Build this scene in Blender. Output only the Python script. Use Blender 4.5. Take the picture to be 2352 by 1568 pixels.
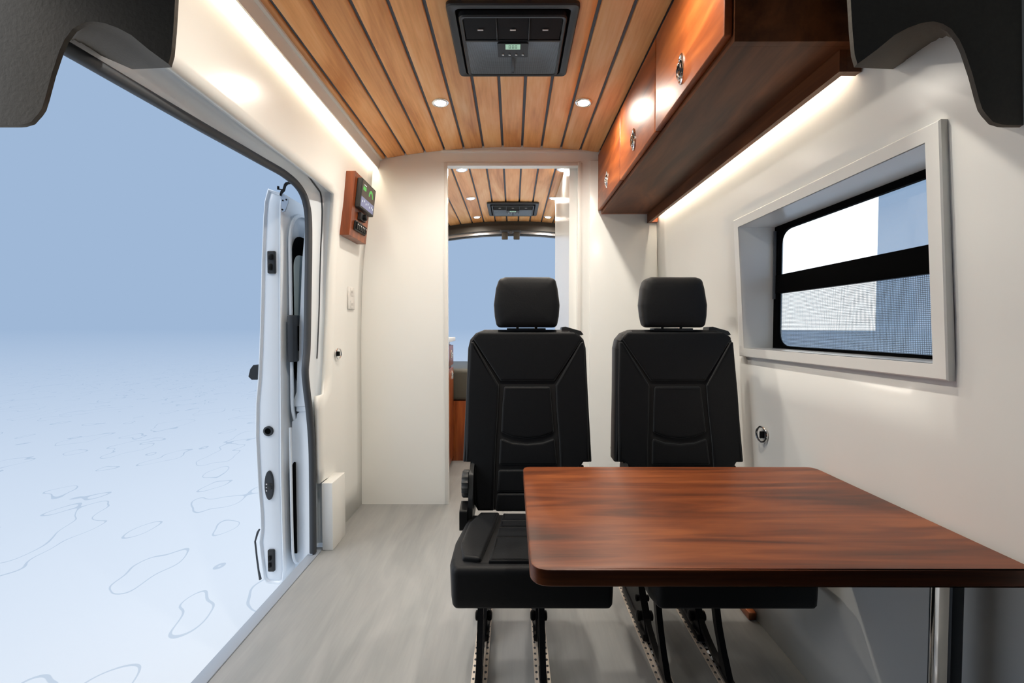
import bpy, bmesh, math, random
from mathutils.geometry import tessellate_polygon
from mathutils import Vector, Matrix, Quaternion
random.seed(7)
sc = bpy.context.scene
for o in list(bpy.data.objects): bpy.data.objects.remove(o)
COL = sc.collection
PI = math.pi

# ------------------------------------------------------------------ camera
IW, IH, F = 2352.0, 1568.0, 1000.0
CAMZ = 1.05
PITCH = math.atan(29.0 / F)
YAW = math.atan(2.0 / F)
cam = bpy.data.cameras.new('camera'); cam.sensor_width = 36.0; cam.lens = 36.0 * F / IW
cam.clip_start = 0.02; cam.clip_end = 2000
camo = bpy.data.objects.new('camera', cam); COL.objects.link(camo)
camo.location = (0, 0, CAMZ)
camo.rotation_euler = (PI / 2 - PITCH, 0, YAW)
sc.camera = camo
R3 = camo.rotation_euler.to_matrix()
ORG = Vector((0, 0, CAMZ))
def ray(px, py):
    return (R3 @ Vector((px - IW / 2, -(py - IH / 2), -F))).normalized()
def WY(px, py, Y):            # measured pixel -> point on the plane y = Y
    d = ray(px, py); return ORG + d * (Y / d.y)
def WX(px, py, X):
    d = ray(px, py); return ORG + d * (X / d.x)
def WZ(px, py, Z):
    d = ray(px, py); return ORG + d * ((Z - CAMZ) / d.z)

# ------------------------------------------------------------------ world, sun, exposure
sc.view_settings.view_transform = 'Standard'
try: sc.view_settings.look = 'None'
except Exception: pass
sc.view_settings.exposure = 0.0; sc.view_settings.gamma = 1.0
sc.view_settings.use_curve_mapping = False
w = bpy.data.worlds.new('sky'); sc.world = w; w.use_nodes = True
bg = w.node_tree.nodes['Background']
bg.inputs[0].default_value = (0.347, 0.479, 0.680, 1); bg.inputs[1].default_value = 1.0
sun = bpy.data.lights.new('sun', 'SUN'); sun.energy = 2.15; sun.angle = math.radians(48); sun.color = (1.0, .95, .88)
suno = bpy.data.objects.new('sun', sun); COL.objects.link(suno)
suno.rotation_euler = (math.radians(16), math.radians(-48), 0)

# ------------------------------------------------------------------ materials
def newmat(name):
    m = bpy.data.materials.new(name); m.use_nodes = True
    nt = m.node_tree; b = nt.nodes['Principled BSDF']
    return m, nt, b
def setp(b, **k):
    names = {'col': 'Base Color', 'rough': 'Roughness', 'metal': 'Metallic', 'spec': 'Specular IOR Level', 'coat': 'Coat Weight',
             'coatr': 'Coat Roughness', 'trans': 'Transmission Weight', 'ior': 'IOR', 'alpha': 'Alpha', 'sheen': 'Sheen Weight',
             'ems': 'Emission Strength', 'emc': 'Emission Color', 'sheenr': 'Sheen Roughness'}
    for a, v in k.items():
        if a in ('col', 'emc') and len(v) == 3: v = (*v, 1)
        b.inputs[names[a]].default_value = v
def plain(name, col, rough=.5, noise=0.0, nscale=40, bump=0.0, **k):
    m, nt, b = newmat(name); setp(b, col=col, rough=rough, **k)
    if noise or bump:
        tc = nt.nodes.new('ShaderNodeTexCoord'); n = nt.nodes.new('ShaderNodeTexNoise')
        n.inputs['Scale'].default_value = nscale; n.inputs['Detail'].default_value = 3
        nt.links.new(tc.outputs['Object'], n.inputs['Vector'])
        if noise:
            mx = nt.nodes.new('ShaderNodeMix'); mx.data_type = 'RGBA'
            mx.inputs[6].default_value = (*[c * (1 - noise) for c in col], 1)
            mx.inputs[7].default_value = (*[min(1, c * (1 + noise)) for c in col], 1)
            nt.links.new(n.outputs['Fac'], mx.inputs[0]); nt.links.new(mx.outputs[2], b.inputs['Base Color'])
        if bump:
            bp = nt.nodes.new('ShaderNodeBump'); bp.inputs['Strength'].default_value = bump; bp.inputs['Distance'].default_value = .002
            nt.links.new(n.outputs['Fac'], bp.inputs['Height']); nt.links.new(bp.outputs['Normal'], b.inputs['Normal'])
    return m
def wood(name, cols, axis='Y', rough=.35, stretch=9.0, scale=9.0, fine=.25, rnd=True, knots=False, wavy=1.2, **k):
    m, nt, b = newmat(name); setp(b, rough=rough, **k)
    L = nt.links; N = nt.nodes.new
    tc = N('ShaderNodeTexCoord'); mp = N('ShaderNodeMapping')
    s = {'X': (1 / stretch, 1, 1), 'Y': (1, 1 / stretch, 1), 'Z': (1, 1, 1 / stretch)}[axis]
    mp.inputs['Scale'].default_value = s
    if rnd:
        oi = N('ShaderNodeObjectInfo'); ad = N('ShaderNodeVectorMath'); ad.operation = 'ADD'
        sc_ = N('ShaderNodeVectorMath'); sc_.operation = 'SCALE'; sc_.inputs['Scale'].default_value = 37.0
        cb = N('ShaderNodeCombineXYZ')
        for i in range(3): L.new(oi.outputs['Random'], cb.inputs[i])
        L.new(cb.outputs[0], sc_.inputs[0]); L.new(tc.outputs['Object'], ad.inputs[0]); L.new(sc_.outputs[0], ad.inputs[1])
        L.new(ad.outputs[0], mp.inputs['Vector'])
    else:
        L.new(tc.outputs['Object'], mp.inputs['Vector'])
    n1 = N('ShaderNodeTexNoise'); n1.inputs['Scale'].default_value = scale; n1.inputs['Detail'].default_value = 5; n1.inputs['Distortion'].default_value = wavy
    n2 = N('ShaderNodeTexNoise'); n2.inputs['Scale'].default_value = scale * 14; n2.inputs['Detail'].default_value = 4
    mp2 = N('ShaderNodeMapping'); mp2.inputs['Scale'].default_value = tuple(v if v == 1 else v * .35 for v in s)
    L.new(mp.inputs['Vector'].links[0].from_socket, mp2.inputs['Vector'])
    L.new(mp.outputs[0], n1.inputs['Vector']); L.new(mp2.outputs[0], n2.inputs['Vector'])
    mt = N('ShaderNodeMath'); mt.operation = 'MULTIPLY_ADD'; mt.inputs[1].default_value = fine; 
    sb = N('ShaderNodeMath'); sb.operation = 'SUBTRACT'; sb.inputs[1].default_value = .5
    L.new(n2.outputs['Fac'], sb.inputs[0]); L.new(sb.outputs[0], mt.inputs[0]); L.new(n1.outputs['Fac'], mt.inputs[2])
    cr = N('ShaderNodeValToRGB'); e = cr.color_ramp.elements
    pos = [.3, .5, .7] if len(cols) == 3 else [.3, .7]
    e[0].position = pos[0]; e[0].color = (*cols[0], 1); e[1].position = pos[-1]; e[1].color = (*cols[-1], 1)
    if len(cols) == 3:
        x = e.new(.5); x.color = (*cols[1], 1)
    L.new(mt.outputs[0], cr.inputs[0])
    out = cr.outputs[0]
    if rnd:
        hv = N('ShaderNodeHueSaturation'); mr = N('ShaderNodeMapRange'); mr.inputs[3].default_value = .86; mr.inputs[4].default_value = 1.12
        L.new(oi.outputs['Random'], mr.inputs[0]); L.new(mr.outputs[0], hv.inputs['Value']); L.new(out, hv.inputs['Color']); out = hv.outputs[0]
    if knots:
        mp3 = N('ShaderNodeMapping'); mp3.inputs['Scale'].default_value = (1, .32, 1); L.new(tc.outputs['Object'], mp3.inputs['Vector'])
        vo = N('ShaderNodeTexVoronoi'); vo.inputs['Scale'].default_value = 3.2; L.new(mp3.outputs[0], vo.inputs['Vector'])
        r2 = N('ShaderNodeMapRange'); r2.inputs[1].default_value = .03; r2.inputs[2].default_value = .10; r2.inputs[3].default_value = .82; r2.inputs[4].default_value = 1
        L.new(vo.outputs['Distance'], r2.inputs[0])
        hk = N('ShaderNodeHueSaturation'); L.new(r2.outputs[0], hk.inputs['Value']); L.new(out, hk.inputs['Color']); out = hk.outputs[0]
    L.new(out, b.inputs['Base Color'])
    bp = N('ShaderNodeBump'); bp.inputs['Strength'].default_value = .08; bp.inputs['Distance'].default_value = .001
    L.new(mt.outputs[0], bp.inputs['Height']); L.new(bp.outputs['Normal'], b.inputs['Normal'])
    return m
def emis(name, col, s):
    m, nt, b = newmat(name); setp(b, col=(0, 0, 0), emc=col, ems=s, rough=.5); return m

M = {}
M['wall'] = plain('white_laminate', (.875, .875, .845), .21, noise=.015, nscale=3, spec=.5)
M['paint'] = plain('white_body_paint', (.77, .83, .89), .28, noise=.01, nscale=3, coat=.4, coatr=.1)
M['cherry_y'] = wood('cherry_along', [(.12, .028, .008), (.27, .068, .018), (.40, .115, .03)], 'Y', .24, 7, 10, .12, rnd=False, coat=.3, coatr=.22)
M['door'] = wood('cherry_door', [(.11, .023, .005), (.27, .062, .012), (.45, .125, .027)], 'Y', .42, 5, 9, .10, rnd=True, spec=.45)
M['cherry_x'] = wood('cherry_across', [(.060, .015, .005), (.17, .040, .010), (.29, .080, .021)], 'X', .40, 9, 17, .16, rnd=False, spec=.35)
M['cherry_z'] = wood('cherry_upright', [(.12, .026, .007), (.24, .055, .013), (.36, .10, .025)], 'Z', .32, 9, 14, .14, rnd=False)
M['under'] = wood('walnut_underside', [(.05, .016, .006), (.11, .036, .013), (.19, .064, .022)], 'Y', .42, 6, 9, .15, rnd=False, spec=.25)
M['plank'] = wood('oak_plank', [(.62, .25, .070), (.84, .41, .150), (.93, .55, .26)], 'Y', .38, 7, 8, .30, rnd=True)
M['floor'] = wood('grey_oak_vinyl', [(.25, .255, .25), (.285, .287, .28), (.32, .318, .31)], 'Y', .38, 6, 8, .30, rnd=False, knots=True, wavy=1.6)
M['gap'] = plain('blue_grey_backing', (.075, .11, .165), .5)
M['black'] = plain('black_plastic', (.012, .013, .014), .45, bump=.1, nscale=300)
M['metalblack'] = plain('black_steel', (.004, .004, .0045), .45, spec=.2)
M['ac'] = plain('dark_grey_plastic', (.022, .026, .031), .42, bump=.12, nscale=400)
M['leather'] = plain('black_leather', (.0045, .0052, .0066), .55, bump=.15, nscale=220, spec=.26, sheen=.08, sheenr=.4)
M['channel'] = plain('black_cloth', (.004, .004, .005), .8)
M['piping_highlight'] = plain('grey_piping_highlight', (.030, .034, .036), .55)  # lighter grey paints in the rim highlights of the leather panels
M['chrome'] = plain('chrome', (.85, .85, .85), .10, metal=1.0)
M['steel'] = plain('brushed_aluminium', (.55, .58, .62), .28, metal=.9)
M['seal'] = plain('grey_rubber', (.045, .052, .062), .55)
M['trimgrey'] = plain('grey_threshold', (.30, .34, .40), .4)
M['rail'] = plain('beige_aluminium', (.62, .54, .46), .34, metal=.25, noise=.05, nscale=30)
M['cream'] = plain('cream_edge', (.78, .76, .72), .4)
M['fabric'] = plain('brown_grey_fabric', (.15, .132, .108), .85, noise=.12, nscale=160, bump=.35)
M['brown'] = plain('brown_trim', (.045, .038, .030), .6)
M['bedding'] = plain('olive_vinyl', (.075, .075, .06), .45)
M['outlet'] = plain('white_plastic', (.75, .73, .70), .35)
M['dark'] = plain('dark_void', (.0012, .0012, .0014), .8, spec=.05)
M['led'] = emis('warm_led', (1, .87, .67), 62)
M['lens'] = emis('downlight_lens', (1, .90, .76), 14)
M['soft'] = emis('studio_panel', (.97, .99, 1), 1.75)
M['lcd'] = emis('lcd', (.42, .66, .50), .75)
M['scr_dark'] = emis('screen_dark', (.085, .06, .04), 1)
M['scr_grey'] = emis('screen_grey', (.25, .25, .38), 1)
M['scr_green'] = emis('screen_green', (.10, .55, .09), 1)
M['scr_white'] = emis('screen_white', (.75, .80, .80), 1)
M['lcdink'] = plain('lcd_ink', (.03, .06, .05), .5)
M['white_mark'] = plain('white_mark', (.8, .8, .8), .4)
def glassmat(name, tint, fac):
    m = bpy.data.materials.new(name); m.use_nodes = True; nt = m.node_tree; nt.nodes.clear()
    o = nt.nodes.new('ShaderNodeOutputMaterial'); t = nt.nodes.new('ShaderNodeBsdfTransparent'); g = nt.nodes.new('ShaderNodeBsdfGlossy')
    g.inputs['Roughness'].default_value = .02; t.inputs[0].default_value = (*tint, 1)
    mx = nt.nodes.new('ShaderNodeMixShader'); mx.inputs[0].default_value = fac
    nt.links.new(t.outputs[0], mx.inputs[1]); nt.links.new(g.outputs[0], mx.inputs[2]); nt.links.new(mx.outputs[0], o.inputs[0])
    return m
M['glass'] = glassmat('clear_glass', (.93, .95, .96), .06)
def meshmat():
    m = bpy.data.materials.new('insect_mesh'); m.use_nodes = True; nt = m.node_tree; b = nt.nodes['Principled BSDF']
    setp(b, col=(.12, .16, .20), rough=.6); out = nt.nodes['Material Output']
    tc = nt.nodes.new('ShaderNodeTexCoord'); sp = nt.nodes.new('ShaderNodeSeparateXYZ'); nt.links.new(tc.outputs['Object'], sp.inputs[0])
    res = []
    for ax in (1, 2):
        a = nt.nodes.new('ShaderNodeMath'); a.operation = 'MULTIPLY'; a.inputs[1].default_value = 1 / .0046
        f = nt.nodes.new('ShaderNodeMath'); f.operation = 'FRACT'; c = nt.nodes.new('ShaderNodeMath'); c.operation = 'LESS_THAN'; c.inputs[1].default_value = .27
        nt.links.new(sp.outputs[ax], a.inputs[0]); nt.links.new(a.outputs[0], f.inputs[0]); nt.links.new(f.outputs[0], c.inputs[0]); res.append(c)
    mxm = nt.nodes.new('ShaderNodeMath'); mxm.operation = 'MAXIMUM'
    nt.links.new(res[0].outputs[0], mxm.inputs[0]); nt.links.new(res[1].outputs[0], mxm.inputs[1])
    t = nt.nodes.new('ShaderNodeBsdfTransparent'); mx = nt.nodes.new('ShaderNodeMixShader')
    nt.links.new(mxm.outputs[0], mx.inputs[0]); nt.links.new(t.outputs[0], mx.inputs[1]); nt.links.new(b.outputs[0], mx.inputs[2]); nt.links.new(mx.outputs[0], out.inputs[0])
    return m
M['mesh'] = meshmat()
def groundmat():
    m, nt, b = newmat('glossy_white_ground'); setp(b, rough=.03, ior=1.5)
    L = nt.links; N = nt.nodes.new
    tc = N('ShaderNodeTexCoord'); mp = N('ShaderNodeMapping'); mp.inputs['Scale'].default_value = (1.0, .62, 1); mp.inputs['Location'].default_value = (3.1, 1.7, 0)
    mp.inputs['Rotation'].default_value = (0, 0, .5)
    n = N('ShaderNodeTexNoise'); n.inputs['Scale'].default_value = 2.9; n.inputs['Detail'].default_value = .8; n.inputs['Roughness'].default_value = .45
    L.new(tc.outputs['Object'], mp.inputs[0]); L.new(mp.outputs[0], n.inputs['Vector'])
    s = N('ShaderNodeMath'); s.operation = 'SUBTRACT'; s.inputs[1].default_value = .60; L.new(n.outputs['Fac'], s.inputs[0])
    a = N('ShaderNodeMath'); a.operation = 'ABSOLUTE'; L.new(s.outputs[0], a.inputs[0])
    r = N('ShaderNodeMapRange'); r.inputs[1].default_value = .0060; r.inputs[2].default_value = .0085; r.inputs[3].default_value = 1; r.inputs[4].default_value = 0
    L.new(a.outputs[0], r.inputs[0])
    mx = N('ShaderNodeMix'); mx.data_type = 'RGBA'; mx.inputs[6].default_value = (.90, .90, .885, 1); mx.inputs[7].default_value = (.66, .70, .73, 1)
    L.new(r.outputs[0], mx.inputs[0])
    nt.nodes.remove(b); out = [q for q in nt.nodes if q.type == 'OUTPUT_MATERIAL'][0]
    df = N('ShaderNodeBsdfDiffuse'); gl = N('ShaderNodeBsdfGlossy'); gl.inputs['Roughness'].default_value = .0; gl.inputs['Color'].default_value = (1, 1, 1, 1); fr = N('ShaderNodeFresnel'); fr.inputs['IOR'].default_value = 1.6
    ms = N('ShaderNodeMixShader'); L.new(mx.outputs[2], df.inputs[0]); L.new(fr.outputs[0], ms.inputs[0]); L.new(df.outputs[0], ms.inputs[1]); L.new(gl.outputs[0], ms.inputs[2]); L.new(ms.outputs[0], out.inputs[0])
    return m
M['ground'] = groundmat()

# ------------------------------------------------------------------ mesh helpers
def smooth(me, ang=40):
    bm = bmesh.new(); bm.from_mesh(me)
    for f in bm.faces: f.smooth = True
    for e in bm.edges:
        if len(e.link_faces) == 2 and e.calc_face_angle(0) > math.radians(ang): e.smooth = False
    bm.to_mesh(me); bm.free()
def mk(name, bm, mat, parent=None, sm=True, ang=40, fixn=True):
    if fixn: bmesh.ops.recalc_face_normals(bm, faces=bm.faces)
    me = bpy.data.meshes.new(name); bm.to_mesh(me); bm.free()
    mats = mat if isinstance(mat, list) else [mat]
    for x in mats: me.materials.append(M[x] if isinstance(x, str) else x)
    if sm: smooth(me, ang)
    o = bpy.data.objects.new(name, me); COL.objects.link(o)
    if parent is not None: o.parent = parent; o.matrix_parent_inverse = Matrix.Translation(-Vector(parent_world(parent)))
    return o
WLOC = {}
def parent_world(p):
    v = Vector((0, 0, 0)); q = p
    while q is not None:
        v = v + Vector(q.location)
        if q.parent is not None: v = v + q.matrix_parent_inverse.to_translation()
        q = q.parent
    return v
def tag(o, label=None, cat=None, group=None, kind=None):
    if label: o['label'] = label
    if cat: o['category'] = cat
    if group: o['group'] = group
    if kind: o['kind'] = kind
    return o
def thing(name, label, cat, loc, group=None):
    o = bpy.data.objects.new(name, None); o.empty_display_size = .05; COL.objects.link(o); o.location = loc
    return tag(o, label, cat, group)
def ext_box(bm, lo, hi, bev=0, segs=2):
    r = bmesh.ops.create_cube(bm, size=1.0); vs = r['verts']
    c = [(a + b) / 2 for a, b in zip(lo, hi)]; d = [abs(b - a) for a, b in zip(lo, hi)]
    for v in vs: v.co = Vector((c[0] + v.co.x * d[0], c[1] + v.co.y * d[1], c[2] + v.co.z * d[2]))
    if bev > 0:
        es = list({e for v in vs for e in v.link_edges})
        bmesh.ops.bevel(bm, geom=es, offset=min(bev, min(d) * .49), segments=segs, affect='EDGES', profile=.5)
    return vs
def box(name, lo, hi, mat, parent=None, bev=.0, segs=2):
    bm = bmesh.new(); ext_box(bm, lo, hi, bev, segs); return mk(name, bm, mat, parent)
def rpoly(pts, r, n=4):       # round the corners of a 2-D polygon
    out = []; m = len(pts)
    for i in range(m):
        p0 = Vector(pts[i - 1]).to_2d(); p1 = Vector(pts[i][:2]); p2 = Vector(pts[(i + 1) % m]).to_2d()
        rr = pts[i][2] if len(pts[i]) > 2 else r
        a = (p0 - p1); b = (p2 - p1); la, lb = a.length, b.length
        if rr <= 0 or la < 1e-6 or lb < 1e-6: out.append(tuple(p1)); continue
        a /= la; b /= lb; ang = a.angle(b, PI)
        if ang > PI - .08: out.append(tuple(p1)); continue
        t = min(rr / math.tan(ang / 2), la * .45, lb * .45)
        s, e = p1 + a * t, p1 + b * t
        for k in range(n + 1):
            u = k / n; q = s * (1 - u) ** 2 + p1 * 2 * u * (1 - u) + e * u * u
            out.append(tuple(q))
    return out
def offs(poly, d):            # inset (positive = inward for counter-clockwise)
    m = len(poly); area = sum(poly[i][0] * poly[(i + 1) % m][1] - poly[(i + 1) % m][0] * poly[i][1] for i in range(m))
    sg = 1 if area > 0 else -1; out = []
    for i in range(m):
        a = Vector(poly[i]) - Vector(poly[i - 1]); b = Vector(poly[(i + 1) % m]) - Vector(poly[i])
        if a.length < 1e-9: a = b
        if b.length < 1e-9: b = a
        na = Vector((-a.y, a.x)).normalized(); nb = Vector((-b.y, b.x)).normalized(); n = na + nb
        if n.length < 1e-6: n = na
        n.normalize(); k = 1 / max(.5, n.dot(na))
        q = Vector(poly[i]) + n * d * k * sg; out.append((q.x, q.y))
    return out
def loft_rings(bm, rings, cap0=True, cap1=True, closed=True):
    vr = [[bm.verts.new(p) for p in r] for r in rings]
    for a, b in zip(vr, vr[1:]):
        n = len(a)
        for i in range(n if closed else n - 1):
            j = (i + 1) % n
            try: bm.faces.new((a[i], a[j], b[j], b[i]))
            except ValueError: pass
    def cap(vl, rev):
        if len(vl) <= 4:
            bm.faces.new(list(reversed(vl)) if rev else vl); return
        for t_ in tessellate_polygon([[v.co for v in vl]]):
            q = [vl[i] for i in t_]
            try: bm.faces.new(q)
            except ValueError: pass
    if cap0: cap(vr[0], True)
    if cap1: cap(vr[-1], False)
    return vr
def pad(bm, poly, f, depth, base=0.0, soft=.008, steps=4, back=0.0):
    """cushioned prism: f(a, b, d) maps 2-D + depth to 3-D. rounded front edge."""
    rings = [[f(*p, base) for p in poly]]
    for k in range(steps + 1):
        t = k / steps * PI / 2
        q = offs(poly, soft * (1 - math.cos(t)) + 1e-6)
        rings.append([f(*p, base + depth - soft + soft * math.sin(t)) for p in q])
    q = offs(poly, soft + .003); rings.append([f(*p, base + depth + .0002) for p in q])
    if back:
        q = offs(poly, back)
        rings.insert(0, [f(*p, base - 1e-5) for p in q])
    loft_rings(bm, rings)
def prism(bm, poly, f, d0, d1):
    loft_rings(bm, [[f(*p, d0) for p in poly], [f(*p, d1) for p in poly]])
def tube(bm, pts, r, n=10, closed=False, cap=True):
    pts = [Vector(p) for p in pts]; m = len(pts); rings = []; up = None
    for i, p in enumerate(pts):
        a = pts[i - 1] if (i > 0 or closed) else p; b = pts[(i + 1) % m] if (i < m - 1 or closed) else p
        t = (b - a).normalized()
        if up is None:
            up = Vector((0, 0, 1)) if abs(t.z) < .9 else Vector((1, 0, 0))
        u = (up - t * up.dot(t)).normalized(); v = t.cross(u); up = u
        rr = r[i] if isinstance(r, (list, tuple)) else r
        rings.append([p + (u * math.cos(2 * PI * k / n) + v * math.sin(2 * PI * k / n)) * rr for k in range(n)])
    if closed: rings.append(rings[0]); loft_rings(bm, rings, False, False)
    else: loft_rings(bm, rings, cap, cap)
def disc_lathe(bm, prof, org, axis, n=24):
    """prof: list of (radius, height along axis)"""
    ax = Vector(axis).normalized(); u = ax.orthogonal().normalized(); v = ax.cross(u); org = Vector(org)
    rings = []
    for r, h in prof:
        rings.append([org + ax * h + (u * math.cos(2 * PI * k / n) + v * math.sin(2 * PI * k / n)) * max(r, 1e-5) for k in range(n)])
    loft_rings(bm, rings)
def spline(pts, n=6):
    out = []; P = [Vector(p) for p in pts]
    for i in range(len(P) - 1):
        p0 = P[max(i - 1, 0)]; p1 = P[i]; p2 = P[i + 1]; p3 = P[min(i + 2, len(P) - 1)]
        for k in range(n):
            t = k / n
            out.append(.5 * ((2 * p1) + (-p0 + p2) * t + (2 * p0 - 5 * p1 + 4 * p2 - p3) * t * t + (-p0 + 3 * p1 - 3 * p2 + p3) * t ** 3))
    out.append(P[-1]); return out
def interp(tab, x):
    if x <= tab[0][0]: return tab[0][1]
    for (a, b), (c, d) in zip(tab, tab[1:]):
        if x <= c: return b + (d - b) * (x - a) / (c - a)
    return tab[-1][1]

YB = 2.58                      # bulkhead plane
YE = 4.35                      # rear end of the van
YC = -1.15                     # front end of the cab
XL = [(-1, -.905), (0, -.905), (1.0, -.900), (1.27, -.892), (1.48, -.878), (1.68, -.850), (2.2, -.800)]
XR = [(-1, .880), (0, .880), (1.0, .880), (1.45, .850), (1.74, .838), (2.2, .800)]
def xl(z): return interp(XL, z)
def xr(z): return interp(XR, z)
def zc(x): return 2.112 - (x + .003) ** 2 / 8.6          # ceiling arch

# ------------------------------------------------------------------ ground and studio
bm = bmesh.new(); vs = [bm.verts.new(p) for p in ((-700, -300, -.56), (700, -300, -.56), (700, 1500, -.56), (-700, 1500, -.56))]; bm.faces.new(vs)
tag(mk('ground', bm, 'ground'), 'glossy white studio ground with faint curly puddle outlines', kind='structure')
t = thing('light_panel', 'large glowing white studio panel outside the right window', 'light panel', (3.52, 6.6, -.56))
box('diffuser', (3.50, 4.235, 1.035), (3.52, 9.4, 4.6), 'soft', t)
box('back_shell', (3.5205, 4.60, 1.10), (3.60, 9.397, 4.50), 'black', t, .01)
for y in (6.9, 9.0):
    bm = bmesh.new(); tube(bm, [(3.63, y, 3.6), (3.63, y, -.56)], .025, 12); mk('leg', bm, 'black', t)

# ------------------------------------------------------------------ floor
bm = bmesh.new()
ext_box(bm, (-.905, YC, -.03), (.89, YE, 0))
tag(mk('floor', bm, 'floor'), 'light grey oak vinyl floor', kind='structure')
# threshold trim along the door opening
tr = box('trim_1', (-.955, .55, -.035), (-.906, 2.06, .004), 'trimgrey', None, .004)
tag(tr, 'grey metal threshold strip at the open side door', kind='structure')
box('trim_8', (-.94, YC, -.56 + .25), (-.906, 2.06, -.036), 'paint'); tag(bpy.data.objects['trim_8'], 'white body sill below the side door', kind='structure')

# ------------------------------------------------------------------ ceiling
def ceil_root():
    bm = bmesh.new(); N_ = 28
    for side in range(N_):
        x0 = -.86 + 1.70 * side / N_; x1 = -.86 + 1.70 * (side + 1) / N_
        a = [bm.verts.new((x, y, zc(x) + dz)) for x, y, dz in ((x0, YC, .0125), (x1, YC, .0125), (x1, YE, .0125), (x0, YE, .0125))]
        b = [bm.verts.new((x, y, zc(x) + dz)) for x, y, dz in ((x0, YC, .05), (x1, YC, .05), (x1, YE, .05), (x0, YE, .05))]
        bm.faces.new(a); bm.faces.new(b)
    bmesh.ops.remove_doubles(bm, verts=bm.verts, dist=1e-5)
    return mk('ceiling', bm, 'gap')
ceil = tag(ceil_root(), 'arched ceiling of oak planks with dark gaps between', kind='structure')
PW, GAP = .1137, .0132
def plank(xc, w, y0, y1):
    bm = bmesh.new(); n = 3; rings = []
    # cross-section following the arch, long edges softly rounded
    sec = []
    for k in range(n + 1):
        u = -w / 2 + w * k / n; sec.append((u, zc(xc + u)))
    e = .0025
    bot = [(sec[0][0], sec[0][1] + e)] + [(sec[0][0] + e, sec[0][1])] + sec[1:-1] + [(sec[-1][0] - e, sec[-1][1])] + [(sec[-1][0], sec[-1][1] + e)]
    top = [(sec[-1][0], sec[-1][1] + .0120), (sec[0][0], sec[0][1] + .0120)]
    prof = bot + top
    L_ = y1 - y0
    r0 = [(a, 0, b - 2.05) for a, b in prof]; r1 = [(a, L_, b - 2.05) for a, b in prof]
    loft_rings(bm, [r0, r1])
    o = mk('plank', bm, 'plank', None, ang=50); o.parent = ceil; o.location = (xc, y0, 2.05)
    return o
for (y0, y1) in ((.90, YB - .002), (YB + .052, YE - .02)):
    for k in range(-6, 7):
        plank(-.003 + PW * k, PW - GAP, y0, y1)
    if y0 < 2:
        plank(-.003 - PW * 6.5 - GAP / 2 - .015 - .0, .030, y0, y1)

# ------------------------------------------------------------------ left wall (panel with the door opening)
def wall_hit(px, py, tab):
    X = -.86 if tab is XL else .86
    for _ in range(8):
        p = WX(px, py, X); X = interp(tab, p.z)
    return WX(px, py, X)
P_top = [wall_hit(*p, XL) for p in ((390, 155), (580, 301), (768, 445))]
P_side = [wall_hit(*p, XL) for p in ((768, 445), (763, 540), (756, 700), (749, 850), (745, 905))]
P_low = [wall_hit(*p, XL) for p in ((730, 907), (733, 1000), (735, 1112))]
zt0, zt1 = P_top[0].z, P_top[-1].z; YO = P_top[-1].y
print('door corner', P_top, P_side[-1], P_low)
sl = (P_top[-1].z - P_top[0].z) / (P_top[-1].y - P_top[0].y)
def ztop(y): return zt1 + (y - YO) * sl
ZW = 2.035
bm = bmesh.new()
def grid(bm, f, nu, nv):
    g = [[bm.verts.new(f(i / nu, j / nv)) for j in range(nv + 1)] for i in range(nu + 1)]
    for i in range(nu):
        for j in range(nv):
            bm.faces.new((g[i][j], g[i + 1][j], g[i + 1][j + 1], g[i][j + 1]))
YS = .62
def fA(u, v):
    y = YS + (YO - YS) * u; z = ztop(y) + (ZW - ztop(y)) * v; return (xl(z), y, z)
grid(bm, fA, 16, 8)
def fA2(u, v):
    y = YO + (YB - YO) * u; z = zt1 + (ZW - zt1) * v; return (xl(z), y, z)
grid(bm, fA2, 6, 8)
side = sorted([(p.z, p.y) for p in P_side]); low = sorted([(p.z, p.y) for p in P_low])
zs = side[0][0]
def fB(u, v):
    z = zs + (zt1 - zs) * v; y0 = interp(side, z); y = y0 + (YB - y0) * u; return (xl(z), y, z)
grid(bm, fB, 6, 12)
ys0 = interp(side, zs)
cols = [ys0 + (YB - ys0) * i / 6 for i in range(7)]
zrows = [zs - zs_ for zs_ in (0,)] + [zs - (zs - .326) * k / 6 for k in range(1, 7)] + [.325, .16, 0]
gg = []
for z in zrows:
    y0_ = interp(low, z) if z >= .3255 else 2.10
    cc = [(xl(z), y0_, z)] + [(xl(z), max(c_, y0_ + .004 * k), z) for k, c_ in enumerate(cols)]
    cc[1] = (xl(z), max(cc[1][1], y0_ + .001), z)
    gg.append([bm.verts.new(c_) for c_ in cc])
for ra, rb in zip(gg, gg[1:]):
    for i in range(len(ra) - 1): bm.faces.new((rb[i], rb[i + 1], ra[i + 1], ra[i]))
bmesh.ops.remove_doubles(bm, verts=bm.verts, dist=1e-4)
wl = mk('wall_left', bm, 'wall', fixn=False)
md = wl.modifiers.new('thick', 'SOLIDIFY'); md.thickness = .018; md.offset = 0
# decide direction: thickness goes outwards
nrm = wl.data.polygons[0].normal; md.offset = -1 if nrm.x > 0 else 1
tag(wl, 'white laminate left wall panel around the side door', kind='structure')
# cab side walls (ahead of the opening)
bm = bmesh.new(); grid(bm, lambda u, v: (xl(2.04 * v) - .002, YC + (YS - YC) * u, 2.04 * v), 4, 10)
o = tag(mk('wall_left_front', bm, 'ac', fixn=False), 'dark cab side wall ahead of the side door', kind='structure')
md = o.modifiers.new('thick', 'SOLIDIFY'); md.thickness = .02; md.offset = 0
# kick box at the foot of the wall beside the door
A0 = WZ(762, 1267, 0); A1 = WZ(778, 1238, 0)
o = box('kick_panel', (-.9035, 2.034, .0005), (-.853, 2.19, .322), 'wall', None, .002)
tag(o, 'low white boxed panel at the foot of the left wall by the door', 'panel')
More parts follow.
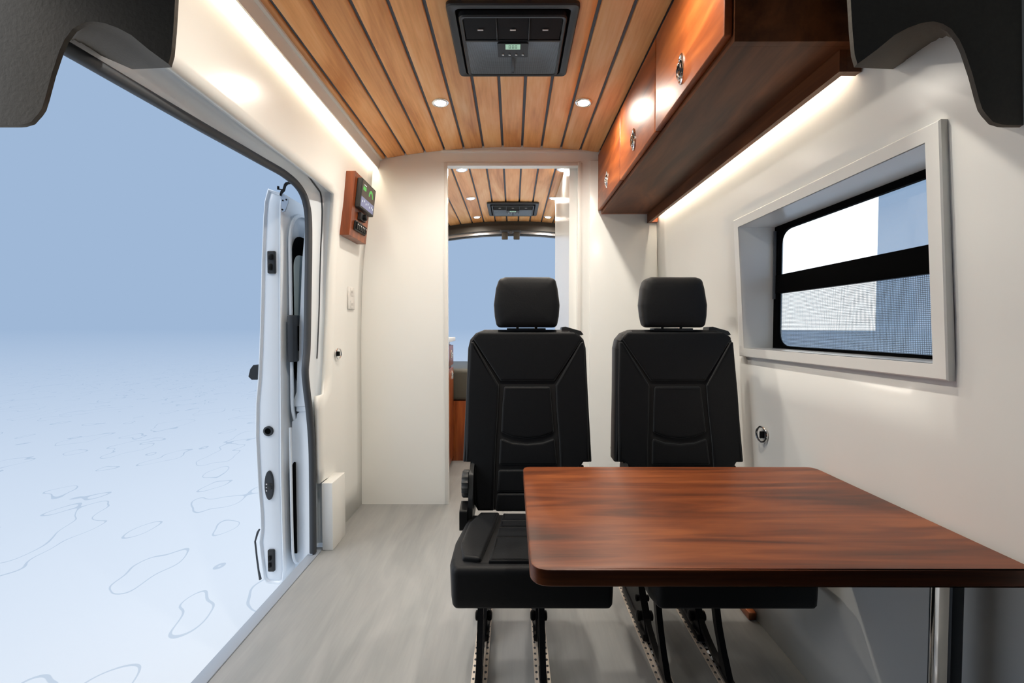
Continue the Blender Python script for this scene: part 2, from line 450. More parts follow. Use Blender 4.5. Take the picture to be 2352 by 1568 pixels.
# light cove board along the left wall
def board(y0, y1):
    bm = bmesh.new()
    r = []
    for y in (y0, y1):
        r.append([(-.776, y, 2.045), (-.788, y, 1.990), (-.794, y, 1.990), (-.790, y, 2.045)])
    loft_rings(bm, r); return bm
tag(mk('trim_2', board(.6, YB), 'wall', ang=20), 'white light cove board along the left ceiling edge', kind='structure')
t = thing('led_strip', 'glowing warm light strip hidden behind the left ceiling cove board', 'light strip', (-.802, .7, 2.02), None)
box('diode_strip', (-.808, .7, 2.014), (-.797, YB - .01, 2.018), 'led', t)
box('carrier', (-.812, .7, 2.0185), (-.796, YB - .01, 2.022), 'outlet', t)
bm = bmesh.new(); ext_box(bm, (-.84, .6, 2.036), (-.765, YB, 2.046)); tag(mk('trim_3', bm, 'wall'), 'white top batten above the left light cove', kind='structure')

# ------------------------------------------------------------------ right wall with window
WY0, WY1, WZ0, WZ1 = .897, 1.632, .978, 1.428
bm = bmesh.new()
def seg(y0, y1, z0, z1, ny, nz):
    grid(bm, lambda u, v: (xr(z0 + (z1 - z0) * v), y0 + (y1 - y0) * u, z0 + (z1 - z0) * v), ny, nz)
for (y0, y1, ny) in ((.66, WY0, 6), (WY0, WY1, 6), (WY1, YB, 6)):
    for (z0, z1, nz) in ((0, WZ0, 6), (WZ0, WZ1, 5), (WZ1, 2.045, 8)):
        if y0 == WY0 and z0 == WZ0: continue
        seg(y0, y1, z0, z1, ny, nz)
bmesh.ops.remove_doubles(bm, verts=bm.verts, dist=1e-4)
wr = mk('wall_right', bm, 'wall', fixn=False)
md = wr.modifiers.new('thick', 'SOLIDIFY'); md.thickness = .016; nrm = wr.data.polygons[0].normal; md.offset = 1 if nrm.x > 0 else -1
bm = bmesh.new(); grid(bm, lambda u, v: (xr(2.04 * v) + .002, YC + (.659 - YC) * u, 2.04 * v), 4, 10)
o = tag(mk('wall_right_front', bm, 'ac', fixn=False), 'dark cab side wall on the right, ahead of the white laminate', kind='structure')
md = o.modifiers.new('thick', 'SOLIDIFY'); md.thickness = .02; md.offset = 0
tag(wr, 'white laminate right wall with a deep window', kind='structure')
# window
win = bpy.data.objects.new('window_1', None); COL.objects.link(win); win.location = (.93, 1.26, WZ0); tag(win, 'deep white framed window with black bar and insect mesh', kind='structure')
XG = .985
def flange():
    bm = bmesh.new(); o_ = .032
    outer = [(WY0 - o_, WZ0 - o_), (WY1 + o_, WZ0 - o_), (WY1 + o_, WZ1 + o_), (WY0 - o_, WZ1 + o_)]
    inner = [(WY0, WZ0), (WY1, WZ0), (WY1, WZ1), (WY0, WZ1)]
    def P(q, d): return (xr(q[1]) - d, q[0], q[1])
    rings = [[P(q, -.01) for q in inner], [P(q, .015) for q in inner], [P(q, .0155) for q in offs(inner, -.002)],
             [P(q, .0155) for q in offs(outer, .003)], [P(q, .013) for q in outer], [P(q, -.001) for q in outer]]
    loft_rings(bm, rings, False, False); return bm
mk('window_frame', flange(), 'wall', win, ang=25)
bm = bmesh.new()
inner = [(WY0, WZ0), (WY1, WZ0), (WY1, WZ1), (WY0, WZ1)]
inner = offs(inner, .0012)
loft_rings(bm, [[(xr(z) - .012, y, z) for y, z in inner], [(xr(z) + .03, y, z) for y, z in inner], [(XG + .02, y, z) for y, z in inner]], False, False)
bm2 = bm
mk('window_reveal', bm2, 'wall', win, ang=25)
def ring_plate(bm, outer, inner, f, d0, d1):
    loft_rings(bm, [[f(*p, d0) for p in outer], [f(*p, d1) for p in outer], [f(*p, d1) for p in inner], [f(*p, d0) for p in inner], [f(*p, d0) for p in outer]], False, False)
def match_round(pts, r, n): return rpoly(pts, r, n)
def fX(a, b, d): return (XG - d, a, b)
bm = bmesh.new()
o4 = [(WY0 + .001, WZ0 + .001), (WY1 - .001, WZ0 + .001), (WY1 - .001, WZ1 - .001), (WY0 + .001, WZ1 - .001)]
i4 = [(WY0 + .012, WZ0 + .010), (WY1 - .028, WZ0 + .010), (WY1 - .028, WZ1 - .022), (WY0 + .012, WZ1 - .022)]
ring_plate(bm, rpoly(o4, .002, 8), rpoly(i4, .06, 8), fX, 0, .012)
mk('window_gasket', bm, 'dark', win)
bm = bmesh.new(); ext_box(bm, (XG - .016, WY0 + .005, 1.180), (XG + .006, WY1 - .01, 1.247), .002); mk('window_bar', bm, 'dark', win)
for (za, zb) in ((1.25, WZ1 - .004), (WZ0 + .004, 1.178)):
    bm = bmesh.new(); ext_box(bm, (XG + .003, WY0 + .004, za), (XG + .006, WY1 - .006, zb)); mk('pane', bm, 'glass', win)
bm = bmesh.new(); vs = [bm.verts.new(p) for p in ((XG - .003, WY0 + .006, WZ0 + .004), (XG - .003, WY1 - .02, WZ0 + .004), (XG - .003, WY1 - .02, 1.182), (XG - .003, WY0 + .006, 1.182))]; bm.faces.new(vs)
mk('insect_screen', bm, 'mesh', win)
bm = bmesh.new(); tube(bm, [(XG - .016, WY1 - .012, 1.16), (XG - .016, WY1 - .012, 1.41)], .006, 8)
mk('gasket_strip', bm, 'seal', win)
# outer skin of the van around window (seen through the reveal only as shade)
# ------------------------------------------------------------------ bulkhead
DX0, DX1 = WY(1028, 800, YB).x, WY(1327, 800, YB).x
DZ1 = WY(1176, 380, YB).z
print('doorway', DX0, DX1, DZ1)
bm = bmesh.new()
def bulk(bm, y0, y1):
    xs = [-.93 + (DX0 + .93) * i / 8 for i in range(9)]
    def strip(xa, xb, z0, n=8):
        pts = [(xa, z0), (xb, z0)]
        tops = [(xb + (xa - xb) * i / n, zc(xb + (xa - xb) * i / n) + .03) for i in range(n + 1)]
        poly = pts + tops
        prism(bm, poly, lambda a, b, d: (a, d, b), y0, y1)
    strip(-.93, DX0, 0); strip(DX1, .90, 0); strip(DX0, DX1, DZ1)
bulk(bm, YB, YB + .05)
bk = tag(mk('wall_rear', bm, 'wall', ang=20), 'white partition wall with an open doorway', kind='structure')
# door casing
cas = bpy.data.objects.new('trim_4', None); COL.objects.link(cas); cas.location = (0, YB, 0); tag(cas, 'white casing around the partition doorway', kind='structure')
box('jamb_strip', (DX0 - .016, YB - .008, 0), (DX0 + .004, YB + .0, DZ1 + .016), 'cream', cas, .001)
box('jamb_strip', (DX1 - .004, YB - .008, 0), (DX1 + .016, YB + .0, DZ1 + .016), 'cream', cas, .001)
box('head_strip', (DX0 + .0045, YB - .008, DZ1 - .004), (DX1 - .0045, YB + .0, DZ1 + .016), 'cream', cas, .001)
pk = box('wall_rear_panel', (WY(1353, 800, YB).x, YB - .010, 0), (.845, YB - .0005, 2.03), 'wall', None, .001)
tag(pk, 'white overlay panel right of the doorway', kind='structure')
hp = box('trim_5', (-.42, YB - .006, 2.082), (WY(1353, 800, YB).x - .001, YB - .0002, 2.096), 'wall', None, .001)
tag(hp, 'thin white top strip over the doorway', kind='structure')

# ------------------------------------------------------------------ rear room
bx = WY(1275, 600, 3.5).x
o = box('wall_inner', (bx, YB + .051, 0), (bx + .085, 3.5, 2.088), 'wall'); tag(o, 'white bathroom wall beyond the doorway on the right', kind='structure')
o = box('wall_inner_return', (bx + .086, 3.46, 0), (.84, 3.5, 2.04), 'wall'); tag(o, 'white back wall of the bathroom compartment', kind='structure')
for nm, tab, sgn in (('wall_left_rear', XL, -1), ('wall_right_rear', XR, 1)):
    bm = bmesh.new(); grid(bm, lambda u, v: (interp(tab, 2.04 * v), YB + .051 + (YE - YB - .051) * u, 2.04 * v), 4, 10)
    o = mk(nm, bm, 'wall', fixn=False); md = o.modifiers.new('t', 'SOLIDIFY'); md.thickness = .02; md.offset = 0
    tag(o, 'white rear room side wall', kind='structure'); o['label'] = 'white %s side wall of the rear room' % ('left' if sgn < 0 else 'right')
# rear door header (arched brown trim and body channel)
def arch_strip(zlo, zhi, y0, y1, x0=-.80, x1=.79, n=24, sag=8.6):
    bm = bmesh.new(); rings = []
    for i in range(n + 1):
        x = x0 + (x1 - x0) * i / n; c = (x + .003) ** 2 / sag
        rings.append([(x, y0, zlo - c), (x, y1, zlo - c), (x, y1, zhi - c), (x, y0, zhi - c)])
    loft_rings(bm, rings); return bm
z1, z2, z3, z4 = [WY(1176, y, YE).z for y in (520, 531, 538, 541)]
hd = bpy.data.objects.new('trim_6', None); COL.objects.link(hd); hd.location = (0, YE, 2.0); mk('header_board', arch_strip(z1 + .0005, 2.13, YE - .015, YE), 'brown', hd); tag(hd, 'arched dark header over the open rear doors', kind='structure')
mk('header_cover', arch_strip(z2, z1, YE - .05, YE), 'brown', hd)
mk('header_channel', arch_strip(z3, z2, YE - .02, YE + .05), 'steel', hd)
mk('header_seal', arch_strip(z4, z3 - .0005, YE, YE + .03), 'seal', hd)
for px in (1159.5, 1186.5):
    p = WY(px, 530, YE - .06)
    t = thing('latch_bracket', ('left' if px < 1170 else 'right') + ' one of two small dark brackets hanging under the rear header', 'bracket', (p.x, YE - .08, p.z))
    zb = WY(px, 551, YE - .06).z; ztp = WY(px, 534, YE - .06).z
    box('hook_plate', (p.x - .030, YE - .085, zb), (p.x + .030, YE - .070, ztp), 'brown', t, .006)
    box('mount', (p.x - .045, YE - .085, ztp + .0005), (p.x + .045, YE - .051, ztp + .022), 'seal', t, .004)
# rear galley cabinet
cx = -.465
gc = thing('galley_cabinet', 'reddish brown rear galley cabinet with a pale countertop beyond the doorway', 'cabinet', (-.68, 3.0, 0))
box('body', (-.87, 2.70, 0), (cx - .02, 3.41, .93), 'cherry_z', gc, .002)
box('countertop', (-.87, 2.69, .955), (cx + .012, 3.43, .985), 'cream', gc, .003)
box('top_rail', (-.87, 2.70, .9305), (cx - .03, 3.41, .9545), 'cream', gc)
def ring_pull(name, org, ax, up, s, parent):
    ax = Vector(ax).normalized(); up = Vector(up).normalized(); sd = up.cross(ax); org = Vector(org)
    bm = bmesh.new()
    def E(a, b, n, h): return [org + ax * h + sd * (a * math.cos(2 * PI * k / n)) + up * (b * math.sin(2 * PI * k / n)) for k in range(n)]
    n = 28
    loft_rings(bm, [E(s * .46, s, n, 0), E(s * .46, s, n, .003), E(s * .40, s * .93, n, .006), E(s * .34, s * .86, n, .006), E(s * .30, s * .80, n, .003), ], True, True)
    o = mk(name, bm, 'chrome', parent)
    bm = bmesh.new(); tube(bm, [org + ax * .009 + sd * (s * .27 * math.cos(2 * PI * k / 20)) + up * (-s * .12 + s * .48 * math.sin(2 * PI * k / 20)) for k in range(20)], s * .075, 8, closed=True)
    for q in (.55, -.72): disc_lathe(bm, [(s * .09, 0), (s * .09, .003), (s * .05, .005)], org + ax * .0045 + up * s * q, ax, 10)
    mk('ring', bm, 'chrome', o)
    bm = bmesh.new(); disc_lathe(bm, [(s * .22, 0), (s * .22, .0006)], org + ax * .0045 + up * s * .30, ax, 16); mk('recess', bm, 'dark', o)
    return o
for i in range(2):
    y0 = 2.72 + i * .345; y1 = y0 + .335
    d = box('drawer', (cx - .0195, y0, .775), (cx, y1, .925), 'cherry_z', gc, .002); ring_pull('pull', (cx, y0 + .21, .86), (1, 0, 0), (0, 0, 1), .035, d)
    d = box('door', (cx - .0195, y0, .05), (cx, y1, .755), 'cherry_z', gc, .002); ring_pull('pull', (cx, y0 + .24, .70), (1, 0, 0), (0, 0, 1), .035, d)
bd = thing('bed', 'olive grey padded bed on a brown wooden base at the rear of the van', 'bed', (0, 3.5, 0))
box('base', (-.86, 3.44, 0), (.30, YE - .08, .478), 'cherry_z', bd, .002)
box('mattress', (-.86, 3.435, .480), (.30, YE - .08, .735), 'bedding', bd, .035, 5)

# ------------------------------------------------------------------ air conditioners
def ac_unit(yc, label, sc_=1.0):
    L, Wd = .404, .438
    zt = zc(.2) - .001
    r = thing('air_conditioner', label, 'air conditioner', (0, yc, zt), 'ceiling air conditioners')
    def f(a, b, d): return (a, yc + b, zt - d)
    out = rpoly([(-Wd / 2, -L / 2), (Wd / 2, -L / 2), (Wd / 2, L / 2), (-Wd / 2, L / 2)], .022, 6)
    inn = rpoly([(-Wd / 2 + .028, -L / 2 + .024), (Wd / 2 - .028, -L / 2 + .024), (Wd / 2 - .028, L / 2 - .014), (-Wd / 2 + .028, L / 2 - .014)], .016, 6)
    bm = bmesh.new()
    loft_rings(bm, [[f(*p, 0) for p in out], [f(*p, .010) for p in out], [f(*p, .014) for p in offs(out, .004)], [f(*p, .014) for p in offs(inn, -.004)], [f(*p, .011) for p in inn], [f(*p, .0015) for p in inn]], False, False)
    mk('surround', bm, 'ac', r)
    bm = bmesh.new(); prism(bm, offs(inn, -.002), f, .0002, .0012); mk('recess', bm, 'dark', r)
    bx0, bx1, by0, by1 = -.182, .182, -.161, .182
    bm = bmesh.new()
    bo = rpoly([(bx0, by0), (bx1, by0), (bx1, by1), (bx0, by1)], .022, 6)
    bi = rpoly([(bx0 + .012, by0 + .012), (bx1 - .012, by0 + .012), (bx1 - .012, by1 - .009), (bx0 + .012, by1 - .009)], .014, 6)
    loft_rings(bm, [[f(*p, .002) for p in bo], [f(*p, .018) for p in bo], [f(*p, .022) for p in offs(bo, .0035)], [f(*p, .022) for p in offs(bi, -.0025)], [f(*p, .020) for p in bi], [f(*p, .004) for p in bi]], False, True)
    mk('housing', bm, 'ac', r)
    bm = bmesh.new()
    ext_box(bm, (bx0 + .011, yc + by0 + .123, zt - .022), (bx1 - .011, yc + by0 + .132, zt - .0045), .002)
    mk('cross_bar', bm, 'ac', r)
    # vents
    vw = (bx1 - bx0 - .026) / 3
    for i in range(3):
        xa = bx0 + .013 + vw * i
        bm = bmesh.new(); ext_box(bm, (xa + .002, yc + by0 + .014, zt - .0065), (xa + vw - .002, yc + by0 + .121, zt - .0042)); v = mk('vent', bm, 'dark', r)
        bm = bmesh.new()
        for k in range(9):
            yy = yc + by0 + .021 + k * .0120
            vs = ext_box(bm, (xa + .003, yy - .0040, -.0007), (xa + vw - .003, yy + .0040, .0007))
            for q in vs:
                dy = q.co.y - yy; q.co.z = zt - .0135 + q.co.z - dy * .9
        mk('slats', bm, 'ac', v)
        bm = bmesh.new(); ext_box(bm, (xa + vw / 2 - .010, yc + by0 + .066, zt - .0225), (xa + vw / 2 + .010, yc + by0 + .0705, zt - .0195), .0006); mk('tab', bm, 'white_mark', v)
    for i in (1, 2):
        xa = bx0 + .013 + vw * i
        box('divider', (xa - .0018, yc + by0 + .012, zt - .021), (xa + .0018, yc + by0 + .1225, zt - .0067), 'ac', r, .0006)
    # grille: perforated tray curving inward
    bm = bmesh.new(); nx, ny = 20, 12
    gx0, gx1, gy0, gy1 = bx0 + .0125, bx1 - .0125, yc + by0 + .1325, yc + by1 - .010
    def gf(u, v):
        e = min(u, 1 - u, ) * 2; e2 = 1 - (1 - min(1, e * 2.2)) ** 2
        dv = math.sin(PI * min(1, v * 1.02)) ** .7 if 0 < v < 1 else 0
        return (gx0 + (gx1 - gx0) * u, gy0 + (gy1 - gy0) * v, zt - .019 + .013 * e2 * dv)
    grid(bm, gf, nx, ny); mk('grille', bm, M['perf'], r)
    box('grille_rib', (-.005, yc + by0 + .209, zt - .0175), (.005, yc + by1 - .012, zt - .0072), 'ac', r, .001)
    # control panel
    cp = bmesh.new()
    c0, c1 = yc + by0 + .128, yc + by0 + .208
    pl = rpoly([(-.056, c0), (.056, c0), (.056, c1), (-.056, c1)], .006, 4)
    prism(cp, pl, lambda a, b, d: (a, b, zt - d), .0238, .029)
    p = mk('control_panel', cp, 'ac', r)
    box('display', (-.027, c0 + .004, zt - .0305), (.027, c0 + .031, zt - .0291), 'lcd', p)
    bm = bmesh.new()
    for g in range(3):
        x0 = -.015 + g * .0115
        for (a0, b0, a1, b1) in ((0, 0, .007, .0012), (0, .0085, .007, .0097), (0, .017, .007, .0182), (0, 0, .0012, .018), (.0062, 0, .0074, .018)):
            ext_box(bm, (x0 + a0, c0 + .008 + b0, zt - .0309), (x0 + a1, c0 + .008 + b1, zt - .0306))
    mk('digits', bm, 'lcdink', p)
    for k in range(4):
        bm = bmesh.new(); disc_lathe(bm, [(.0045, 0), (.0042, .002), (.002, .003)], (-.037 + .0247 * k, c1 - .017, zt - .0291), (0, 0, -1), 12); mk('button', bm, 'steel', p)
    return r
def perfmat():
    m, nt, b = newmat('perforated_grille'); setp(b, rough=.4)
    tc = nt.nodes.new('ShaderNodeTexCoord'); v = nt.nodes.new('ShaderNodeTexVoronoi'); v.inputs['Scale'].default_value = 260; v.inputs['Randomness'].default_value = 0
    cr = nt.nodes.new('ShaderNodeValToRGB'); cr.color_ramp.elements[0].position = .25; cr.color_ramp.elements[1].position = .40
    cr.color_ramp.elements[0].color = (.004, .005, .006, 1); cr.color_ramp.elements[1].color = (.16, .20, .24, 1)
    mp = nt.nodes.new('ShaderNodeMapping'); mp.inputs['Scale'].default_value = (1, 1, 0); nt.links.new(tc.outputs['Object'], mp.inputs[0]); nt.links.new(mp.outputs[0], v.inputs['Vector']); nt.links.new(v.outputs['Distance'], cr.inputs[0]); nt.links.new(cr.outputs[0], b.inputs['Base Color'])
    return m
M['perf'] = perfmat()
YA0, YA1 = WZ(1178, 12, 2.09).y, WZ(1178, 178, 2.09).y
print('ac', YA0, YA1)
ac_unit((YA0 + YA1) / 2, 'large black ceiling air conditioner directly above the seats, nearest the viewer')
ac_unit(3.86, 'distant dark ceiling air conditioner seen through the doorway')

# ------------------------------------------------------------------ downlights
def downlight(x, y, label, group, watts):
    z = zc(x)
    r = thing('downlight', label, 'downlight', (x, y, z), group)
    tilt = math.atan(2 * (x + .003) / 8.6); ax = Vector((-math.sin(tilt) * 1.0, 0, -math.cos(tilt)))
    o = Vector((x, y, z))
    bm = bmesh.new(); disc_lathe(bm, [(.039, 0), (.039, .003), (.035, .0055), (.029, .0055), (.026, .003)], o, ax, 32); mk('rim', bm, 'chrome', r)
    bm = bmesh.new(); disc_lathe(bm, [(.0255, 0), (.0255, .002), (.018, .003)], o + ax * .0031, ax, 28); mk('lens', bm, 'lens', r)
    l = bpy.data.lights.new('downlight_lamp', 'SPOT'); l.energy = watts; l.color = (1, .93, .82); l.spot_size = math.radians(168); l.spot_blend = .78; l.shadow_soft_size = .026
    lo = bpy.data.objects.new('downlight_lamp', l); COL.objects.link(lo); lo.parent = r; lo.location = ax * .012
    return r
W1 = 32.0
downlight(-.337, 2.05, 'round chrome rimmed downlight in the ceiling, left of the large air conditioner', 'front room downlights', W1)
downlight(.328, 2.05, 'round chrome rimmed downlight in the ceiling, right of the large air conditioner', 'front room downlights', W1)
for x in (-.337, .328):
    for y in (1.12,):
        downlight(x, y, 'round ceiling downlight just above the view, ' + ('left' if x < 0 else 'right') + ' side', 'unseen downlights towards the cab', W1)
names = {2.90: 'nearest the doorway head', 3.53: 'beside the distant air conditioner', 4.12: 'farthest back near the rear header'}
for y, nm in names.items():
    for x in (-.337, .328):
        downlight(x, y, 'small bright rear room downlight on the %s, %s' % ('left' if x < 0 else 'right', nm), 'rear room downlights', W1 * .55)

# ------------------------------------------------------------------ overhead cabinets
CB_Z = CAMZ + .67; CF = .517
oc = thing('overhead_cabinet', 'long reddish brown overhead cabinet with three doors along the right wall', 'cabinet', (.67, 1.75, CB_Z))
YN, YF = 1.037, 2.568
def side_poly(): 
    return [(CF, CB_Z), (.838, CB_Z), (.825, 2.03), (.80, zc(.80) - .004), (.66, zc(.66) - .004), (CF, zc(CF) - .004)]
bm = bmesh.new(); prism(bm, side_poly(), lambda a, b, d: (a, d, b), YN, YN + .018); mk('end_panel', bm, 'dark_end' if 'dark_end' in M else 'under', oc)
bm = bmesh.new(); prism(bm, side_poly(), lambda a, b, d: (a, d, b), YF - .018, YF); mk('end_panel', bm, 'cherry_z', oc)
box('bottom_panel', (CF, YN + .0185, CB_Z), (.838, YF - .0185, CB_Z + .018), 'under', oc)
box('face_frame', (CF + .0005, YN + .0185, CB_Z + .0185), (CF + .02, YF - .0185, zc(CF) - .02), 'cherry_y', oc)
bm = bmesh.new()
rings = []
for (y) in (YN + .03, YF - .001):
    rings.append([(.785, y, CB_Z - .0005), (.785, y, CB_Z - .052), (.803, y, CB_Z - .052), (.803, y, CB_Z - .0005)])
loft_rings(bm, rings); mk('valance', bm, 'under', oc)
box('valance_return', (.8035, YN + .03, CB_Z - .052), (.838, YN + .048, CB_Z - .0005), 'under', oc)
box('valance_return', (.8035, YF - .03, CB_Z - .052), (.838, YF - .001, CB_Z - .0005), 'cherry_z', oc)
def sx(px): 
    p = WX(px, 300, CF - .022); return p.y
dys = [YF - .002, WX(1424, 400, CF - .02).y, WX(1505, 280, CF - .02).y, YN + .005]
print('cab doors', dys)
for i in range(3):
    y1, y0 = dys[i] - .0025, dys[i + 1] + .0025
    d = box('door', (CF - .021, y0, CB_Z + .018), (CF - .0005, y1, zc(CF) - .018), 'door', oc, .004, 3)
    px, py = ((1395, 412), (1456, 320), (1566, 158))[i]
    q = WX(px, py, CF - .021)
    ring_pull('latch', (CF - .021, q.y, q.z), (-1, 0, 0), (0, 0, 1), .045, d)
t = thing('led_strip', 'glowing warm light strip tucked under the overhead cabinet on the right', 'light strip', (.82, 1.8, CB_Z - .02))
box('diode_strip', (.8045, YN + .06, CB_Z - .008), (.810, YF - .04, CB_Z - .004), 'led', t)
box('carrier', (.8035, YN + .06, CB_Z - .0035), (.820, YF - .04, CB_Z - .001), 'outlet', t)

# ------------------------------------------------------------------ left wall fittings
def Lw(z): return xl(z)
r = thing('control_box', 'reddish brown wooden control box with a lit screen on the left wall', 'control panel', (-.82, 2.32, 1.525))
y0, y1 = 2.20, 2.45
zb, ztp = WX(812, 539, -.80).z, WX(823, 392, -.775).z
print('ctrl z', zb, ztp)
pt = [WY(790, 538, y0), WY(812, 539, y0), WY(823, 392, y0), WY(803, 390, y0)]
xo0, xi0, xi1, xo1 = pt[0].x, pt[1].x, pt[2].x, pt[3].x
zb = pt[1].z; ztp = pt[2].z
xo0 = xl(zb) + .0008; xo1 = xl(ztp) + .0008; xi0 = xo0 + .048; xi1 = xo1 + .048
bm = bmesh.new()
ring0 = [(xo0, y0, zb), (xi0, y0, zb), (xi1, y0, ztp), (xo1, y0, ztp)]; ring1 = [(a, y1, c) for a, b, c in ring0]
loft_rings(bm, [ring0, ring1])
bmesh.ops.bevel(bm, geom=list(bm.edges), offset=.0015, segments=1, affect='EDGES')
mk('wooden_box', bm, 'cherry_z', r, ang=30)
def cf(a, b, d):  # a: metres along y from the near edge, b: fraction of height, d: proud of the face
    x = xi0 + (xi1 - xi0) * b; return (x + d, y0 + a, zb + (ztp - zb) * b)
H_ = ztp - zb
def cplate(name, a0, a1, b0, b1, d0, d1, mat, parent, bev=0):
    bm = bmesh.new(); poly = [(a0, b0), (a1, b0), (a1, b1), (a0, b1)]
    loft_rings(bm, [[cf(*p, d0) for p in poly], [cf(*p, d1) for p in poly]])
    if bev: bmesh.ops.bevel(bm, geom=list(bm.edges), offset=bev, segments=2, affect='EDGES')
    return mk(name, bm, mat, parent)
s = cplate('screen', .030, .246, .47, .93, .001, .026, 'black', r, .002)
cplate('screen_dark_area', .042, .232, .655, .91, .0262, .0268, 'scr_dark', s)
cplate('screen_lower_area', .042, .232, .50, .652, .0262, .0268, 'scr_grey', s)
cplate('green_readout', .054, .098, .765, .825, .027, .0274, 'scr_green', s)
cplate('screen_text', .065, .100, .845, .858, .027, .0274, 'scr_white', s)
bm = bmesh.new()
for k in range(14):
    t0 = PI * k / 14; t1 = PI * (k + 1) / 14 - .02
    q = [cf(.175 + .034 * math.cos(t), .735 + .12 * math.sin(t), .0272) for t in (t0, t1)] + [cf(.175 + .020 * math.cos(t), .735 + .07 * math.sin(t), .0272) for t in (t1, t0)]
    bm.faces.new([bm.verts.new(v) for v in q])
mk('gauge', bm, 'scr_green', s)
bm = bmesh.new()
for a, b in ((.058, .585), (.085, .605), (.110, .575), (.140, .600), (.165, .570), (.195, .59), (.215, .575)):
    q = [cf(a, b - .014, .0272), cf(a + .010, b - .014, .0272), cf(a + .010, b + .018, .0272), cf(a, b + .018, .0272)]
    bm.faces.new([bm.verts.new(v) for v in q])
mk('icons', bm, 'scr_white', s)
k = cplate('dial_plate', .085, .165, .31, .43, .001, .018, 'black', r, .002)
bm = bmesh.new(); disc_lathe(bm, [(.017, 0), (.015, .014), (.010, .016)], cf(.130, .37, .018), (1, 0, 0), 20); mk('dial', bm, 'metalblack', k)
sw = cplate('switch_panel', .045, .205, .115, .265, .001, .010, 'black', r, .002)
for i in range(6):
    a = .052 + i * .025
    s_ = cplate('switch', a, a + .020, .135, .245, .0102, .017, 'metalblack', sw, .001)
    cplate('mark', a + .006, a + .014, .20, .22, .0172, .0175, 'white_mark', s_)
# outlet
q = wall_hit(804, 685, XL); tl = wall_hit(798, 658, XL); br = wall_hit(811, 711, XL)
r = thing('wall_outlet', 'small white double socket plate on the left wall below the control box', 'outlet', (q.x, q.y, q.z))
ol = box('cover_plate', (q.x + .0012, tl.y, br.z), (q.x + .008, br.y, tl.z), 'outlet', r, .002)
cz = (tl.z + br.z) / 2; cy = (tl.y + br.y) / 2
for dz in (-.034, .034):
    s_ = box('socket', (q.x + .0082, cy - .017, cz + dz - .021), (q.x + .0105, cy + .017, cz + dz + .021), 'outlet', r, .003)
    for dy in (-.007, .007): box('slot', (q.x + .0106, cy + dy - .0012, cz + dz - .006), (q.x + .0109, cy + dy + .0012, cz + dz + .008), 'dark', s_)
# tie-down rings
def dring(px, py, tab, label, sgn):
    q = wall_hit(px, py, tab); r = thing('tie_down_ring', label, 'ring', q)
    bm = bmesh.new(); disc_lathe(bm, [(.020, .001), (.020, .004), (.016, .006)], q, (sgn, 0, 0), 24); b_ = mk('base_plate', bm, 'steel', r)
    bm = bmesh.new(); tube(bm, [(q.x + sgn * (.012 + .006 * math.cos(a)), q.y + .022 * math.cos(a), q.z + .026 * math.sin(a)) for a in [2 * PI * k / 24 for k in range(24)]], .0038, 8, closed=True); mk('ring', bm, 'chrome', r)
    box('clip', (min(q.x + sgn * .006, q.x + sgn * .022), q.y - .009, q.z - .012), (max(q.x + sgn * .006, q.x + sgn * .022), q.y - .003, q.z + .012), 'metalblack', r, .002)
dring(772, 812, XL, 'small chrome tie-down ring on the left wall by the door', 1)
dring(1757, 997, XR, 'small chrome tie-down ring on the right wall under the window', -1)

# small wooden skirting block right wall
o = box('baseboard_right', (.850, 1.54, .0005), (.878, 2.56, .028), 'cherry_y', None, .003); tag(o, 'low reddish wooden skirting strip along the right wall', kind='structure')

# ------------------------------------------------------------------ body frame and seal around the side door
S_px = [(20, 40), (150, 110), (300, 197), (450, 284), (600, 369), (655, 401), (688, 432), (704, 470), (709, 530), (707, 700), (705, 800), (701, 850), (704, 890), (711, 950), (716, 1020), (718, 1150), (719, 1268)]
S = [WX(px, py, -.93) for px, py in S_px]
S = spline(S, 5)
bm = bmesh.new(); tube(bm, S, .0155, 10)
bf = bpy.data.objects.new('trim_7', None); COL.objects.link(bf); bf.location = (-.93, 2.0, 0); tag(bf, 'white painted body frame and rubber seal around the side door opening', kind='structure')
mk('door_seal', bm, 'seal', bf)
# inner jamb surface between seal and panel edge
ii = 0
def path_len(P):
    s = [0]
    for a, b in zip(P, P[1:]): s.append(s[-1] + (Vector(b) - Vector(a)).length)
    return s
def jamb():
    bm = bmesh.new(); rings = []
    for p in S:
        if p.z > ztop(p.y) - .12 and p.y < 1.9:      # top run
            q = Vector((xl(ztop(p.y)) - .012, p.y + .02, ztop(p.y) + .01)); m1 = p.lerp(q, .35) + Vector((0, 0, .030)); m2 = p.lerp(q, .72) + Vector((-.006, 0, .022))
        else:
            zz = min(p.z * 1.02, zt1)
            yy = interp(side, zz)
            kk = min(1, max(0, (p.z - 1.45) / .2))
            q = Vector((xl(zz + .05 * kk) - .012, yy + .012, zz + .02 * kk)); m1 = p.lerp(q, .35) + Vector((-.008, .022, 0)); m2 = p.lerp(q, .68) + Vector((-.020, .030, 0))
        rings.append([p, m1, m2, q])
    rr = []
    for r_ in rings:
        rr.append([Vector(v) for v in spline(r_, 4)])
    g = [[bm.verts.new(v) for v in r_] for r_ in rr]
    for a, b in zip(g, g[1:]):
        for i in range(len(a) - 1): bm.faces.new((a[i], a[i + 1], b[i + 1], b[i]))
    return bm, rr
bm, JR = jamb(); mk('jamb', bm, 'paint', bf, ang=80)
bm = bmesh.new()
wst = [r_[7] + Vector((.002, -.002, 0)) for r_ in JR if r_[7].y > 1.80 and r_[7].z > .90]
if len(wst) > 3: tube(bm, wst, .0035, 6); mk('inner_gasket', bm, 'seal', bf)
